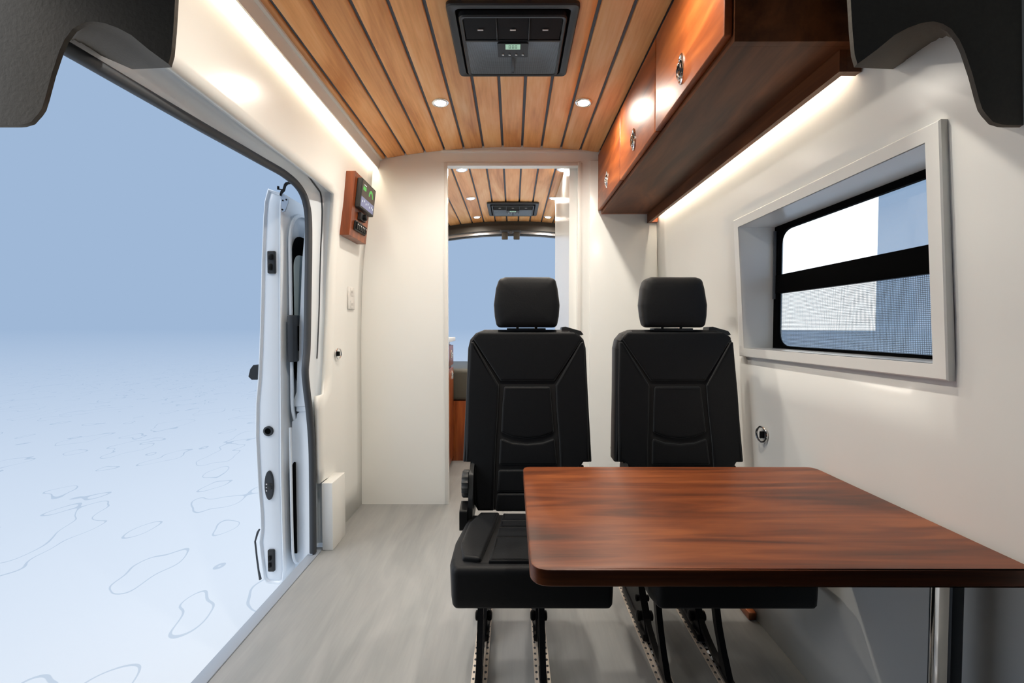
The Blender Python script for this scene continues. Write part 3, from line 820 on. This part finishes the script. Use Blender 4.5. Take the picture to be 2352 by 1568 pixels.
# outer pillar face outside the seal (rear of opening) and outer header
out_px = [(701, 520), (694, 600), (690, 700), (683, 830), (681, 900), (672, 928), (670, 932), (681, 934), (681, 944), (688, 946), (682, 950), (681, 960), (671, 968), (670, 1000), (672, 1150), (676, 1190), (674, 1215), (678, 1300), (678, 1330)]
bm = bmesh.new(); g0 = []; g1 = []; g2 = []
Spx = sorted([(py, px) for px, py in S_px if py > 430])
for px, py in out_px:
    sx_ = interp(Spx, min(py, 1268)); 
    a = WY(px, py, 2.012); b = WY(sx_ - 1, py, 1.985)
    g0.append(bm.verts.new((a.x, 2.06, a.z))); g1.append(bm.verts.new(a)); g2.append(bm.verts.new(b))
for k in range(len(g0) - 1):
    bm.faces.new((g0[k], g0[k + 1], g1[k + 1], g1[k])); bm.faces.new((g1[k], g1[k + 1], g2[k + 1], g2[k]))
mk('outer_pillar', bm, 'paint', bf, ang=30)
# outside skin behind the pillar so the door has a body to slide along
bm = bmesh.new(); grid(bm, lambda u, v: (-1.0 + .10 * max(0, (v * 2.2 - 1.2)) ** 1.2 * 1.0 if v * 2.2 > 1.2 else -1.0, 2.07 + (YE - 2.07) * u, -.3 + 2.3 * v), 4, 12)
mk('outer_skin', bm, 'paint', bf)
# filler: closes above the top rail to the roof
bm = bmesh.new()
g = []
for p in S:
    if p.y < 1.9 and p.z > 1.4: g.append((bm.verts.new(p + Vector((-.012, 0, .010))), bm.verts.new(Vector((-.93, p.y, 2.10)))))
for a, b in zip(g, g[1:]): bm.faces.new((a[0], b[0], b[1], a[1]))
mk('roof_rail', bm, 'paint', bf)
bm = bmesh.new(); vs = [bm.verts.new(p) for p in ((-.94, YC, 2.09), (-.94, YE, 2.09), (.90, YE, 2.17), (.90, YC, 2.17))]; 
prism(bm, [(-1.0, 1.98), (-.94, 2.12), (-.5, 2.20), (.5, 2.20), (.94, 2.12), (1.0, 1.98), (.94, 1.98), (.86, 2.075), (.4, 2.165), (-.4, 2.165), (-.86, 2.075), (-.94, 1.98)], lambda a, b, d: (a, d, b), YC, YE)
bmesh.ops.delete(bm, geom=vs, context='VERTS')
o = mk('roof', bm, 'paint'); tag(o, 'white outer roof skin of the van', kind='structure')
# hinge arm bracket of the opening (thin bent strip from the header to the sliding door)
YD = 1.95
# ------------------------------------------------------------------ sliding door
dr = bpy.data.objects.new('door_1', None); COL.objects.link(dr); dr.location = (-1.08, YD, -.1); tag(dr, 'white sliding side door of the van, slid open behind the opening', kind='structure')
Lc = [(614, 431), (606, 462), (603, 500), (599, 600), (597, 700), (594, 800), (591, 870), (586, 925), (585, 1000), (588, 1060), (591, 1120), (596, 1180), (597, 1215), (593, 1245), (598, 1290), (603, 1330), (612, 1341), (640, 1343)]
Rc = [(651, 1338), (654, 1310), (652, 1240), (648, 1100), (647, 900), (646, 700), (646, 560), (647, 470), (650, 444)]
pl = [WY(*p, YD) for p in Lc] + [WY(*p, YD) for p in Rc]
bm = bmesh.new()
r0 = [(p.x, YD, p.z) for p in pl]
def inset3(pts, d):
    q = offs([(p[0], p[2]) for p in pts], d); return [(a, 0, b) for a, b in q]
poly2 = [(p.x, p.z) for p in pl]
outer_far = [(x, z) for x, z in poly2]
rings = [[(x, YD + .95, z) for x, z in outer_far], [(x, YD + .016, z) for x, z in poly2], [(x, YD + .004, z) for x, z in offs(poly2, .001)], [(x, YD, z) for x, z in offs(poly2, .004)],
         [(x, YD, z) for x, z in offs(poly2, .008)], [(x, YD + .010, z) for x, z in offs(poly2, .014)], [(x, YD + .006, z) for x, z in offs(poly2, .022)]]
loft_rings(bm, rings); mk('door_shell', bm, 'paint', dr, ang=60)
# inner face: arch rib, glass and recesses, on the plane facing the room
XI = max(WY(px_, py_, YD).x for px_, py_ in Rc if py_ <= 1100) + .0015
def fi(a, b, d): return (XI + d, a, b)
def wi(px, py): p = WX(px, py, XI + .004); return (p.y, p.z)
a1 = wi(660, 600); a2 = wi(676, 590)
zt_, zb_ = wi(690, 490)[1], .20
ya = YD + .035
outer = rpoly([(ya, .56), (ya + .80, .56), (ya + .80, zt_), (ya, zt_)], .17, 10)
inn = offs(outer, .012)
bm = bmesh.new(); ring_plate(bm, outer, inn, fi, 0, .010); mk('arch_rib', bm, 'paint', dr)
i2 = rpoly([(ya + .036, .78), (ya + .75, .78), (ya + .75, 1.49), (ya + .036, 1.49)], .09, 8); 
bm = bmesh.new(); prism(bm, i2, fi, .0005, .003); mk('dark_glazing', bm, 'dark', dr)
i3 = rpoly([(ya + .040, .95), (ya + .70, .95), (ya + .70, 1.40), (ya + .040, 1.40)], .07, 8)
bm = bmesh.new(); prism(bm, i3, fi, .0032, .0045); mk('pane', bm, plain('pale_reflection_pane', (.62, .74, .78), .3), dr)  # pale plate paints the reflection on the lower part of the glass
hz0, hz1 = wi(660, 832)[1], wi(660, 723)[1]
b_ = box('handle_box', (XI + .0005, YD + .012, hz0), (XI + .030, YD + .085, hz1), 'ac', dr, .006)
box('handle_slot', (XI + .0305, YD + .05, hz0 + .05), (XI + .032, YD + .066, hz1 - .05), 'dark', b_)
bm = bmesh.new(); pp = rpoly([(YD + .036, .00), (YD + .50, .00), (YD + .50, .46), (YD + .036, .43)], .03, 4); prism(bm, pp, fi, .0005, .010); mk('lower_recess', bm, 'dark', dr)
bm = bmesh.new(); tube(bm, spline([fi(YD + .022, .60, .004), fi(YD + .022, .10, .006), fi(YD + .03, -.02, .010), fi(YD + .08, -.05, .012)], 5), .006, 8); mk('lower_rib', bm, 'paint', dr)
bm = bmesh.new(); pp = [(YD + .075, -.08), (YD + .15, -.08), (YD + .15, .17), (YD + .10, .17), (YD + .075, .10)]; prism(bm, pp, fi, .0105, .03); mk('lower_bracket', bm, 'ac', dr)
# hardware on the leading edge
def edge_plate(name, x0, y0_, x1, y1_, th, mat, parent, bev=.003, oval=False):
    a = WY(x0, y0_, YD); b = WY(x1, y1_, YD); bm = bmesh.new()
    w_, h_ = b.x - a.x, a.z - b.z; cx_, cz_ = (a.x + b.x) / 2, (a.z + b.z) / 2
    if oval: poly = [(cx_ + w_ / 2 * math.cos(t) * (1), cz_ + h_ / 2 * (math.sin(t))) for t in [2 * PI * k / 28 for k in range(28)]]
    else: poly = rpoly([(a.x, b.z), (b.x, b.z), (b.x, a.z), (a.x, a.z)], .006, 4)
    pad(bm, poly, lambda a_, b__, d: (a_, YD + .006 - d, b__), th, soft=.003, steps=2)
    return mk(name, bm, mat, parent)
p1 = edge_plate('upper_striker', 614, 576, 633, 628, .010, 'black', dr)
bm = bmesh.new(); c = WY(623, 590, YD); ext_box(bm, (c.x - .008, YD - .012, c.z - .012), (c.x + .010, YD - .0045, c.z + .012), .003)
c = WY(623, 613, YD); ext_box(bm, (c.x - .008, YD - .012, c.z - .014), (c.x + .006, YD - .0045, c.z + .014), .003); mk('striker_block', bm, 'metalblack', p1)
c = WY(615.5, 990, YD); bm = bmesh.new(); disc_lathe(bm, [(.0225, 0), (.0225, .006), (.019, .008), (.014, .008), (.013, .004)], (c.x, YD + .006, c.z), (0, -1, 0), 28); g_ = mk('rubber_grommet', bm, 'ac', dr)
bm = bmesh.new(); disc_lathe(bm, [(.013, 0), (.013, .001)], (c.x, YD + .0015, c.z), (0, -1, 0), 20); mk('hole', bm, 'dark', g_)
p2 = edge_plate('contact_plate', 607, 1081, 629, 1148, .009, 'ac', dr, oval=True)
bm = bmesh.new(); c = WY(621, 1116, YD); disc_lathe(bm, [(.014, 0), (.012, .006), (.007, .008)], (c.x, YD - .003, c.z), (0, -1, 0), 18); mk('contact_boss', bm, 'black', p2)
for yy in (1111, 1118.5, 1126):
    c = WY(613.5, yy, YD); bm = bmesh.new(); disc_lathe(bm, [(.0032, 0), (.003, .001)], (c.x, YD - .0045, c.z), (0, -1, 0), 10); mk('contact_pin', bm, 'white_mark', p2)
p3 = edge_plate('lower_striker', 615, 1262, 631, 1312, .010, 'black', dr)
for yy in (1280, 1296):
    c = WY(622, yy, YD); box('striker_block', (c.x - .007, YD - .012, c.z - .010), (c.x + .004, YD - .0045, c.z + .010), 'metalblack', p3, .002)
# top hinge plate and arm
hp_ = [WY(*p, YD - .003) for p in ((647, 443), (663, 457), (662, 466), (655, 485), (649, 487), (644, 450))]
bm = bmesh.new(); prism(bm, [(p.x, p.z) for p in hp_], lambda a, b, d: (a, YD - d, b), .0, .005); h_ = mk('roller_plate', bm, 'steel', dr)
for px, py in ((651, 461), (659, 459), (650, 482)):
    c = WY(px, py, YD); bm = bmesh.new(); disc_lathe(bm, [(.004, 0), (.003, .003)], (c.x, YD - .005, c.z), (0, -1, 0), 12); mk('bolt', bm, 'metalblack', h_)
bm = bmesh.new(); arm = [WY(*p, YD - .004) for p in ((645, 449), (647, 441), (652, 436), (655, 425), (659, 421), (672, 419), (688, 424))]
rr_ = []
for p in arm: rr_.append([p + Vector((0, -.010, -.0022)), p + Vector((0, .010, -.0022)), p + Vector((0, .010, .0022)), p + Vector((0, -.010, .0022))])
loft_rings(bm, rr_); c = WY(639, 431, YD); disc_lathe(bm, [(.005, 0), (.005, .014)], (c.x, YD, c.z - .008), (0, 0, 1), 12)
tube(bm, [(c.x, YD, c.z - .006), WY(650, 436, YD)], .003, 6)
mk('roller_arm', bm, 'metalblack', dr)
bm = bmesh.new(); hh = [WY(*p, YD + .15) for p in ((596, 836), (589, 845), (585, 862), (592, 869), (604, 869), (606, 836))]
prism(bm, [(p.x, p.z) for p in hh], lambda a, b, d: (a, d, b), YD + .10, YD + .24); mk('outer_handle', bm, 'black', dr)
bm = bmesh.new(); tube(bm, [WY(*p, YD + .004) for p in ((596, 1215), (592, 1222), (586, 1243), (590, 1280), (594, 1310), (598, 1330))], [.004, .005, .004, .004, .004, .006], 8); mk('lower_moulding', bm, 'seal', dr)

# ------------------------------------------------------------------ cab trims at the top corners of the view
near = [(90, 262), (72, 282), (52, 288), (40, 289), (-120, 289)]
near_in = [(388, 150), (378, 143), (340, 115), (300, 82), (270, 66), (240, 55), (212, 51), (188, 56), (168, 68), (150, 92), (138, 118), (120, 172), (105, 228), (98, 250)]
outer_e = [(420, -200), (407, -60), (403, 20), (400, 70), (395, 125)]
def cab_trim(mirror, name, label):
    def mx(p): return ((2352 - p[0] + (4 if p[0] > 200 else 0), p[1]) if mirror else p)
    YN_, YF_ = .74, .99
    n = outer_e + near_in + near
    N3 = [WY(*mx(p), YN_) for p in n]
    far = []
    for i, p in enumerate(n):
        if p[1] <= -60: q = (p[0] - 20, p[1])
        elif p in outer_e: q = (p[0] - 6 if p[1] < 130 else p[0] - 40, p[1] + (0 if p[1] < 130 else 6))
        elif p[0] > 150 and p in near_in:
            x = max(140, p[0] - 84 + (388 - p[0]) * .30); q = (min(x, 304), 92 + (x - 150) * .436)
        elif p in near_in: q = (p[0] - 16, p[1])
        else: q = (p[0] - 20, p[1] - 6)
        far.append(q)
    F3 = [WY(*mx(p), YF_) for p in far]
    N3 += [WY(*mx((-200, 289)), YN_), WY(*mx((-200, -200)), YN_)]
    F3 += [WY(*mx((-200, 283)), YF_), WY(*mx((-200, -200)), YF_)]
    bm = bmesh.new()
    def c2(L3, Y, d):
        q = offs([(v.x, v.z) for v in L3], d); return [(a, Y, b) for a, b in q]
    rings = [[tuple(v) for v in F3], c2(N3, YN_ + .006, 0), c2(N3, YN_, .0015)]
    loft_rings(bm, rings)
    bmesh.ops.triangulate(bm, faces=[f for f in bm.faces if len(f.verts) > 4])
    o = mk(name, bm, 'fabric', None, ang=50)
    tag(o, label, kind='structure')
cab_trim(False, 'trim_9', 'dark brown grey cab trim arch at the top left corner')
cab_trim(True, 'trim_10', 'dark grey cab trim arch at the top right corner')
# cab front wall with windscreen opening, behind the viewpoint
bm = bmesh.new()
def hollow(bm, y0, y1, xo, z0, z1, hx, h0, h1):
    ring_plate(bm, [(-xo, z0), (xo, z0), (xo, z1), (-xo, z1)], [(-hx, h0), (hx, h0), (hx, h1), (-hx, h1)], lambda a, b, d: (a, d, b), y0, y1)
hollow(bm, YC - .05, YC, .93, -.03, 2.16, .60, 1.15, 1.55)
tag(mk('wall_front', bm, 'ac'), 'dark cab front with windscreen opening behind the viewpoint', kind='structure')

# ------------------------------------------------------------------ seat rails
RX = [-.1005, .0895, .4535, .6345]
RL = ['pale perforated floor rail under the left seat, leftmost of four', 'pale perforated floor rail under the left seat, second from the left',
      'pale perforated floor rail under the right seat, third from the left', 'pale perforated floor rail under the right seat, nearest the right wall']
for i, x in enumerate(RX):
    r = thing('seat_rail', RL[i], 'rail', (x, 1.4, 0), 'floor rails under the seats')
    y0, y1 = .60, 2.35
    bm = bmesh.new(); ext_box(bm, (x - .0245, y0, .0003), (x + .0245, y1, .0030), .0006, 1); ext_box(bm, (x - .014, y0, .0031), (x - .0065, y1, .008), .001, 1); ext_box(bm, (x + .0065, y0, .0031), (x + .014, y1, .008), .001, 1)
    mk('track', bm, 'rail', r)
    box('slot', (x - .0062, y0, .0031), (x + .0062, y1, .0045), 'dark', r)
    bm = bmesh.new(); n = int((y1 - y0) / .0254)
    for k in range(n):
        y = y0 + .013 + k * .0254
        for s_ in (-1, 1): disc_lathe(bm, [(.0042, 0), (.0042, .0007)], (x + s_ * .0175, y, .0031), (0, 0, 1), 8)
    h = mk('holes', bm, 'seal', r); h['kind'] = 'stuff'
    bm = bmesh.new()
    for k in range(n):
        y = y0 + .013 + k * .0254
        disc_lathe(bm, [(.0092, 0), (.0092, .0008)], (x, y, .0081), (0, 0, 1), 12)
    h = mk('scallops', bm, 'steel', r); h['kind'] = 'stuff'

# ------------------------------------------------------------------ seats
SC1, SC2 = .0525, .6010
def backY(z): return 1.535 + .125 * (z - .40)
_n = Vector((0, 1, -.125))      # lean plane normal; plane: y - .125 z = 1.535-.05
def onback(px, py, proud=0.0):  # pixel of the LEFT seat -> (x from the seat centre, z) on the backrest plane
    d = ray(px, py); c = 1.535 - .05 - proud
    t = (c - (ORG.y - .125 * ORG.z)) / (d.y - .125 * d.z); p = ORG + d * t
    return (p.x - SC1, p.z)
def fbk(a, b, d):               # backrest coordinates to seat coordinates (d towards the viewer)
    return (a, backY(b) - d, b)
def make_seat(xs, label):
    r = thing('passenger_seat', label, 'seat', (xs, 1.35, .004), 'black leather passenger seats')
    def F(f): return lambda a, b, d: (lambda p: (p[0] + xs, p[1], p[2]))(f(a, b, d))
    K = F(fbk)
    def P(lst): return [onback(*p) for p in lst]
    def sym(lst):                # left half, top centre to bottom centre -> whole outline
        L_ = P(lst); return L_ + [(-x, z) for x, z in reversed(L_)]
    # backrest core
    outl = [onback(1210, 757), onback(1112, 757), onback(1092, 765), onback(1079, 780), onback(1074, 800), onback(1070, 900), onback(1065, 1000), onback(1062, 1063), onback(1082, 1063), onback(1090, 1076), onback(1088, 1160), onback(1096, 1174)]
    core = rpoly([(x * 1.0, z) for x, z in outl[1:]] + [(-x, z) for x, z in reversed(outl[1:])], .006, 3)
    bm = bmesh.new()
    rings = []
    dep = .105
    for d, ins in ((-dep, .030), (-dep + .012, .012), (-dep + .035, .001), (-.020, 0), (-.008, .002), (0, .010)):
        rings.append([K(a, b, d) for a, b in offs(core, ins + 1e-6)])
    loft_rings(bm, rings); bk_ = mk('backrest', bm, 'leather', r, ang=60)
    # raised panels
    def panel(name, px, soft=.007, dep=.016, rr=.008, mirror=False, both=False):
        for s_ in ((1, -1) if both else (1,)):
            q = [(x * s_, z) for x, z in P(px)]
            pol = rpoly(q, rr, 4); bm = bmesh.new(); pad(bm, pol, K, dep, base=-.006, soft=soft, steps=4)
            o_ = mk(name, bm, 'leather', bk_, ang=60)
            ps = offs(pol, .0015); bm = bmesh.new(); tube(bm, [K(a, b, dep - .006 - .0030) for a, b in offs(pol, .0012)], .0010, 5, closed=True); mk('piping_highlight', bm, 'piping_highlight', o_)  # thin piping tube, coloured to draw the highlight along the panel edge
    # channel cloth seen between panels
    bm = bmesh.new(); ch = rpoly(P([(1092, 768), (1328, 768), (1300, 880), (1283, 1000), (1290, 1170), (1135, 1170), (1140, 1000), (1130, 880)]), .01, 3); prism(bm, ch, K, -.002, .0008); mk('channel', bm, 'channel', bk_)
    panel('top_panel', [(1100, 763), (1320, 763), (1338, 776), (1273, 874), (1150, 874), (1086, 776)][::-1], rr=.010)
    panel('middle_panel', [(1158, 887), (1263, 887), (1267, 930), (1272, 991), (1245, 1002), (1211, 1006), (1178, 1002), (1151, 991), (1154, 930)][::-1])
    panel('lower_panel', [(1149, 1005), (1178, 1015), (1211, 1018), (1245, 1015), (1273, 1005), (1279, 1066), (1146, 1066)][::-1])
    panel('lumbar_panel', [(1145, 1077), (1280, 1077), (1283, 1128), (1142, 1128)][::-1])
    panel('base_panel', [(1142, 1131), (1283, 1131), (1286, 1172), (1138, 1172)][::-1])
    panel('bolster', [(1081, 785), (1088, 785), (1146, 884), (1144, 940), (1139, 1010), (1134, 1170), (1098, 1170), (1092, 1150), (1092, 1072), (1084, 1059), (1070, 1059), (1072, 1000), (1075, 900)][::-1], soft=.007, dep=.017, rr=.004, both=True)
    # headrest
    hp0 = [(1160, 636), (1262, 636), (1276, 641), (1281, 662), (1286, 700), (1284, 726), (1279, 752), (1141, 752), (1136, 726), (1134, 700), (1139, 662), (1146, 641)]
    hp1 = rpoly(P(hp0)[::-1], .020, 5)
    bm = bmesh.new(); rings = []
    hcx = sum(p[0] for p in hp1) / len(hp1); hcz = (1.24 + 1.053) / 2
    for d, k_ in ((-.085, .55), (-.080, .75), (-.068, .90), (-.05, .98), (-.03, 1), (-.006, 1), (.004, .985), (.012, .95), (.018, .88), (.0215, .75), (.0235, .5), (.024, .2)):
        rings.append([K(hcx + (a - hcx) * k_, hcz + (b - hcz) * k_, d) for a, b in hp1])
    loft_rings(bm, rings); hr = mk('headrest', bm, 'leather', r, ang=60)
    for s_ in (-1, 1):
        bm = bmesh.new(); tube(bm, [K(s_ * .035, 1.000, -.035), K(s_ * .035, 1.075, -.035)], .006, 10); mk('headrest_post', bm, 'chrome', hr)
    box('post_sleeve', (xs - .075, backY(1.05) + .005, 1.040), (xs + .070, backY(1.05) + .06, 1.0525), 'black', hr, .002)
    # belt guide on the shoulder
    gp = [onback(1292, 751), onback(1300, 750), onback(1335, 760), onback(1341, 768), onback(1336, 770), onback(1290, 758)]
    bm = bmesh.new(); prism(bm, gp, K, -.06, -.008); mk('belt_guide', bm, 'black', r)
    # cushion ------------------------------------------------------------
    # section across x at several stations along y; front fascia rounded
    def cush(bm):
        st = [(1.500, .395, .224, .336), (1.40, .398, .228, .322), (1.30, .408, .226, .318), (1.22, .418, .224, .316), (1.165, .424, .219, .316), (1.150, .420, .217, .318), (1.138, .405, .215, .322), (1.135, .390, .214, .330), (1.136, .350, .211, .325), (1.142, .330, .207, .320)]
        rings = []
        for (y, zt_, hw, zb__) in st:
            prof = rpoly([(-hw + .004, zb__), (hw - .004, zb__), (hw, (zb__ + zt_) / 2 + .02), (hw - .016, zt_), (-hw + .016, zt_), (-hw, (zb__ + zt_) / 2 + .02)], .016, 4)
            rings.append([(xs + a, y, b) for a, b in prof])
        loft_rings(bm, rings)
    # simpler solid: plan outline extruded with rounded edges
    plan = rpoly([(-.213, 1.137), (.213, 1.137), (.225, 1.19), (.226, 1.30), (.205, 1.48), (.195, 1.505), (-.195, 1.505), (-.205, 1.48), (-.226, 1.30), (-.225, 1.19)], .02, 5)
    def fc(a, b, d):
        return (xs + a, b, .301 + d - (b - 1.137) * .03 * (d / .1))
    bm = bmesh.new(); rings = []
    for d, ins in ((0, .012), (.003, .005), (.010, .001), (.030, 0), (.095, -.002), (.104, .000), (.111, .005), (.114, .012)):
        rings.append([fc(a, b, d) for a, b in offs(plan, ins + 1e-6)])
    loft_rings(bm, rings); cu = mk('seat_cushion', bm, 'leather', r, ang=60)
    def G(a, b, d): p = fc(a, b, .114); return (p[0], p[1], p[2] + d)
    def cpad(name, poly, soft=.006, dep=.012, rr=.008):
        pol = rpoly(poly, rr, 4); bm = bmesh.new(); pad(bm, pol, G, dep, base=-.002, soft=soft, steps=4)
        return mk(name, bm, 'leather', cu, ang=60)
    bm = bmesh.new(); prism(bm, [(-.150, 1.165), (.150, 1.165), (.118, 1.495), (-.118, 1.495)], G, -.001, .0008); mk('channel', bm, 'channel', cu)
    for s_ in (-1, 1):
        q = [(-.190, 1.175), (-.140, 1.165), (-.112, 1.37), (-.098, 1.49), (-.165, 1.49), (-.195, 1.40), (-.205, 1.26)]
        cpad('side_bolster', [(a * s_, b) for a, b in q], soft=.008, dep=.016)
    hwf = lambda y: .118 - (y - 1.17) * .10
    for (a, b) in ((1.162, 1.300), (1.303, 1.372), (1.375, 1.425), (1.428, 1.490)):
        cpad('seat_panel', [(-hwf(a), a), (hwf(a), a), (hwf(b), b), (-hwf(b), b)], rr=.003)
    # recliner covers and armrest stub on the left side
    bm = bmesh.new(); prof = [(1.46, .38), (1.60, .38), (1.61, .50), (1.595, .565), (1.56, .575), (1.50, .545), (1.465, .47)]
    prof = rpoly(prof, .02, 4)
    for x0, x1 in ((-.205, -.190),):
        prism(bm, prof, lambda a, b, d: (xs + d, a, b), x0, x1)
    rc = mk('recliner_cover', bm, 'black', r)
    bm = bmesh.new(); cxx = (xs - .2055, 1.52, .505)
    prof2 = []
    n = 48
    rings = []
    for h, k_ in ((0, .94), (.002, 1.0), (.020, 1.0), (.024, .93)):
        rings.append([(cxx[0] - h, cxx[1] + (.045 + .0022 * math.cos(16 * t)) * k_ * math.cos(t), cxx[2] + (.045 + .0022 * math.cos(16 * t)) * k_ * math.sin(t)) for t in [2 * PI * j / n for j in range(n)]])
    loft_rings(bm, rings); mk('recliner_dial', bm, 'black', rc)
    bm = bmesh.new(); prism(bm, rpoly([(1.44, .37), (1.53, .38), (1.535, .43), (1.50, .452), (1.44, .44)], .01, 3), lambda a, b, d: (xs + d, a, b), -.232, -.206); mk('recliner_lever', bm, 'metalblack', rc)
    bm = bmesh.new(); prism(bm, rpoly([(1.49, .36), (1.585, .36), (1.60, .52), (1.57, .56), (1.53, .54)], .015, 3), lambda a, b, d: (xs + d, a, b), .190, .203); mk('recliner_cover', bm, 'black', r)
    # label flap on the side of the backrest
    za, zb2 = .60, .66
    # legs: two side plates on the rails
    for lx in ((RX[0], RX[1]) if xs < .3 else (RX[2], RX[3])):
        lg = bmesh.new()
        def fl(a, b, d): return (lx + d, a, b)
        rear = [(1.47, .300), (1.63, .300), (1.68, .20), (1.735, .045), (1.72, .012), (1.42, .012), (1.415, .03), (1.445, .078), (1.50, .13), (1.53, .21)]
        prism(lg, rear, fl, -.012, .012)
        o_ = mk('leg', lg, 'metalblack', r, ang=30)
        bm = bmesh.new()
        fr = spline([(lx, 1.372, .299), (lx, 1.355, .235), (lx, 1.325, .14), (lx, 1.285, .065), (lx, 1.262, .012)], 5)
        rr_ = []
        for i_, p in enumerate(fr):
            wd = .0125 if i_ < 15 else .0125 + (i_ - 14) * .003
            rr_.append([(p.x - .009, p.y - wd, p.z), (p.x + .009, p.y - wd, p.z), (p.x + .009, p.y + wd, p.z), (p.x - .009, p.y + wd, p.z)])
        loft_rings(bm, rr_)
        fb = spline([(lx, 1.475, .075), (lx, 1.44, .064), (lx, 1.385, .040), (lx, 1.33, .026), (lx, 1.280, .026)], 5)
        rr_ = []
        for p in fb:
            rr_.append([(p.x - .009, p.y, p.z - .008), (p.x + .009, p.y, p.z - .008), (p.x + .009, p.y, p.z + .008), (p.x - .009, p.y, p.z + .008)])
        loft_rings(bm, rr_)
        ext_box(bm, (lx - .011, 1.19, .0100), (lx + .011, 1.30, .026), .003)
        mk('front_leg', bm, 'metalblack', o_, ang=30)
        for (yy, zz, rad, ln) in ((1.475, .062, .016, .026), (1.505, .105, .011, .022), (1.60, .16, .013, .024), (1.66, .075, .010, .022)):
            for s_ in (-1, 1):
                bm = bmesh.new(); disc_lathe(bm, [(rad * .8, .0), (rad, .004), (rad, ln - .012), (rad * .6, ln - .009)], (lx + s_ * .0121, yy, zz), (s_, 0, 0), 12)
                mk('bolt', bm, 'metalblack', o_)
        box('rail_clamp', (lx - .020, 1.42, .0095), (lx + .020, 1.70, .034), 'metalblack', o_, .003)
    box('cross_beam', (xs - .19, 1.44, .275), (xs + .19, 1.56, .3005), 'metalblack', r, .004)
    return r
make_seat(SC1, 'left black leather passenger seat, nearer the open side door')
make_seat(SC2, 'right black leather passenger seat, between the other seat and the window wall')

# ------------------------------------------------------------------ table
TZ = .652
c = [WZ(1202, 1071, TZ), WZ(1880, 1071, TZ), WZ(1217, 1308, TZ)]
x0 = (c[0].x + c[2].x) / 2; yf = c[0].y; yn = c[2].y; x1 = .869
print('table', x0, x1, yn, yf, c[1].x)
tb = thing('table', 'reddish brown wooden table with rounded corners mounted on the right wall', 'table', (.45, .95, 0))
pol = rpoly([(x0, yn, .035), (x1, yn, .001), (x1, yf, .03), (x0, yf, .022)], .03, 8)
bm = bmesh.new(); rings = []
T = .030
for d, ins in ((-T, .003), (-T + .003, 0), (-.004, 0), (-.0012, .0012), (0, .004)):
    rings.append([(a, b, TZ + d) for a, b in offs(pol, ins + 1e-6)])
loft_rings(bm, rings); mk('tabletop', bm, 'cherry_x', tb)
box('leg', (.800, .780, .0), (.823, .825, TZ - T - .001), 'ac', tb, .003)
bm = bmesh.new()
prof = [(-.0005 - .010 * math.sin(PI * k / 8), -.018 + .036 * k / 8) for k in range(9)]
loft_rings(bm, [[(.800 + a, .803 + b, 0.0) for a, b in prof], [(.800 + a, .803 + b, TZ - T - .001) for a, b in prof]])
mk('leg_face', bm, 'chrome', tb)
box('wall_bracket', (.846, .78, TZ - T - .030), (.868, 1.24, TZ - T - .001), 'ac', tb, .002)

for im in list(bpy.data.images): pass
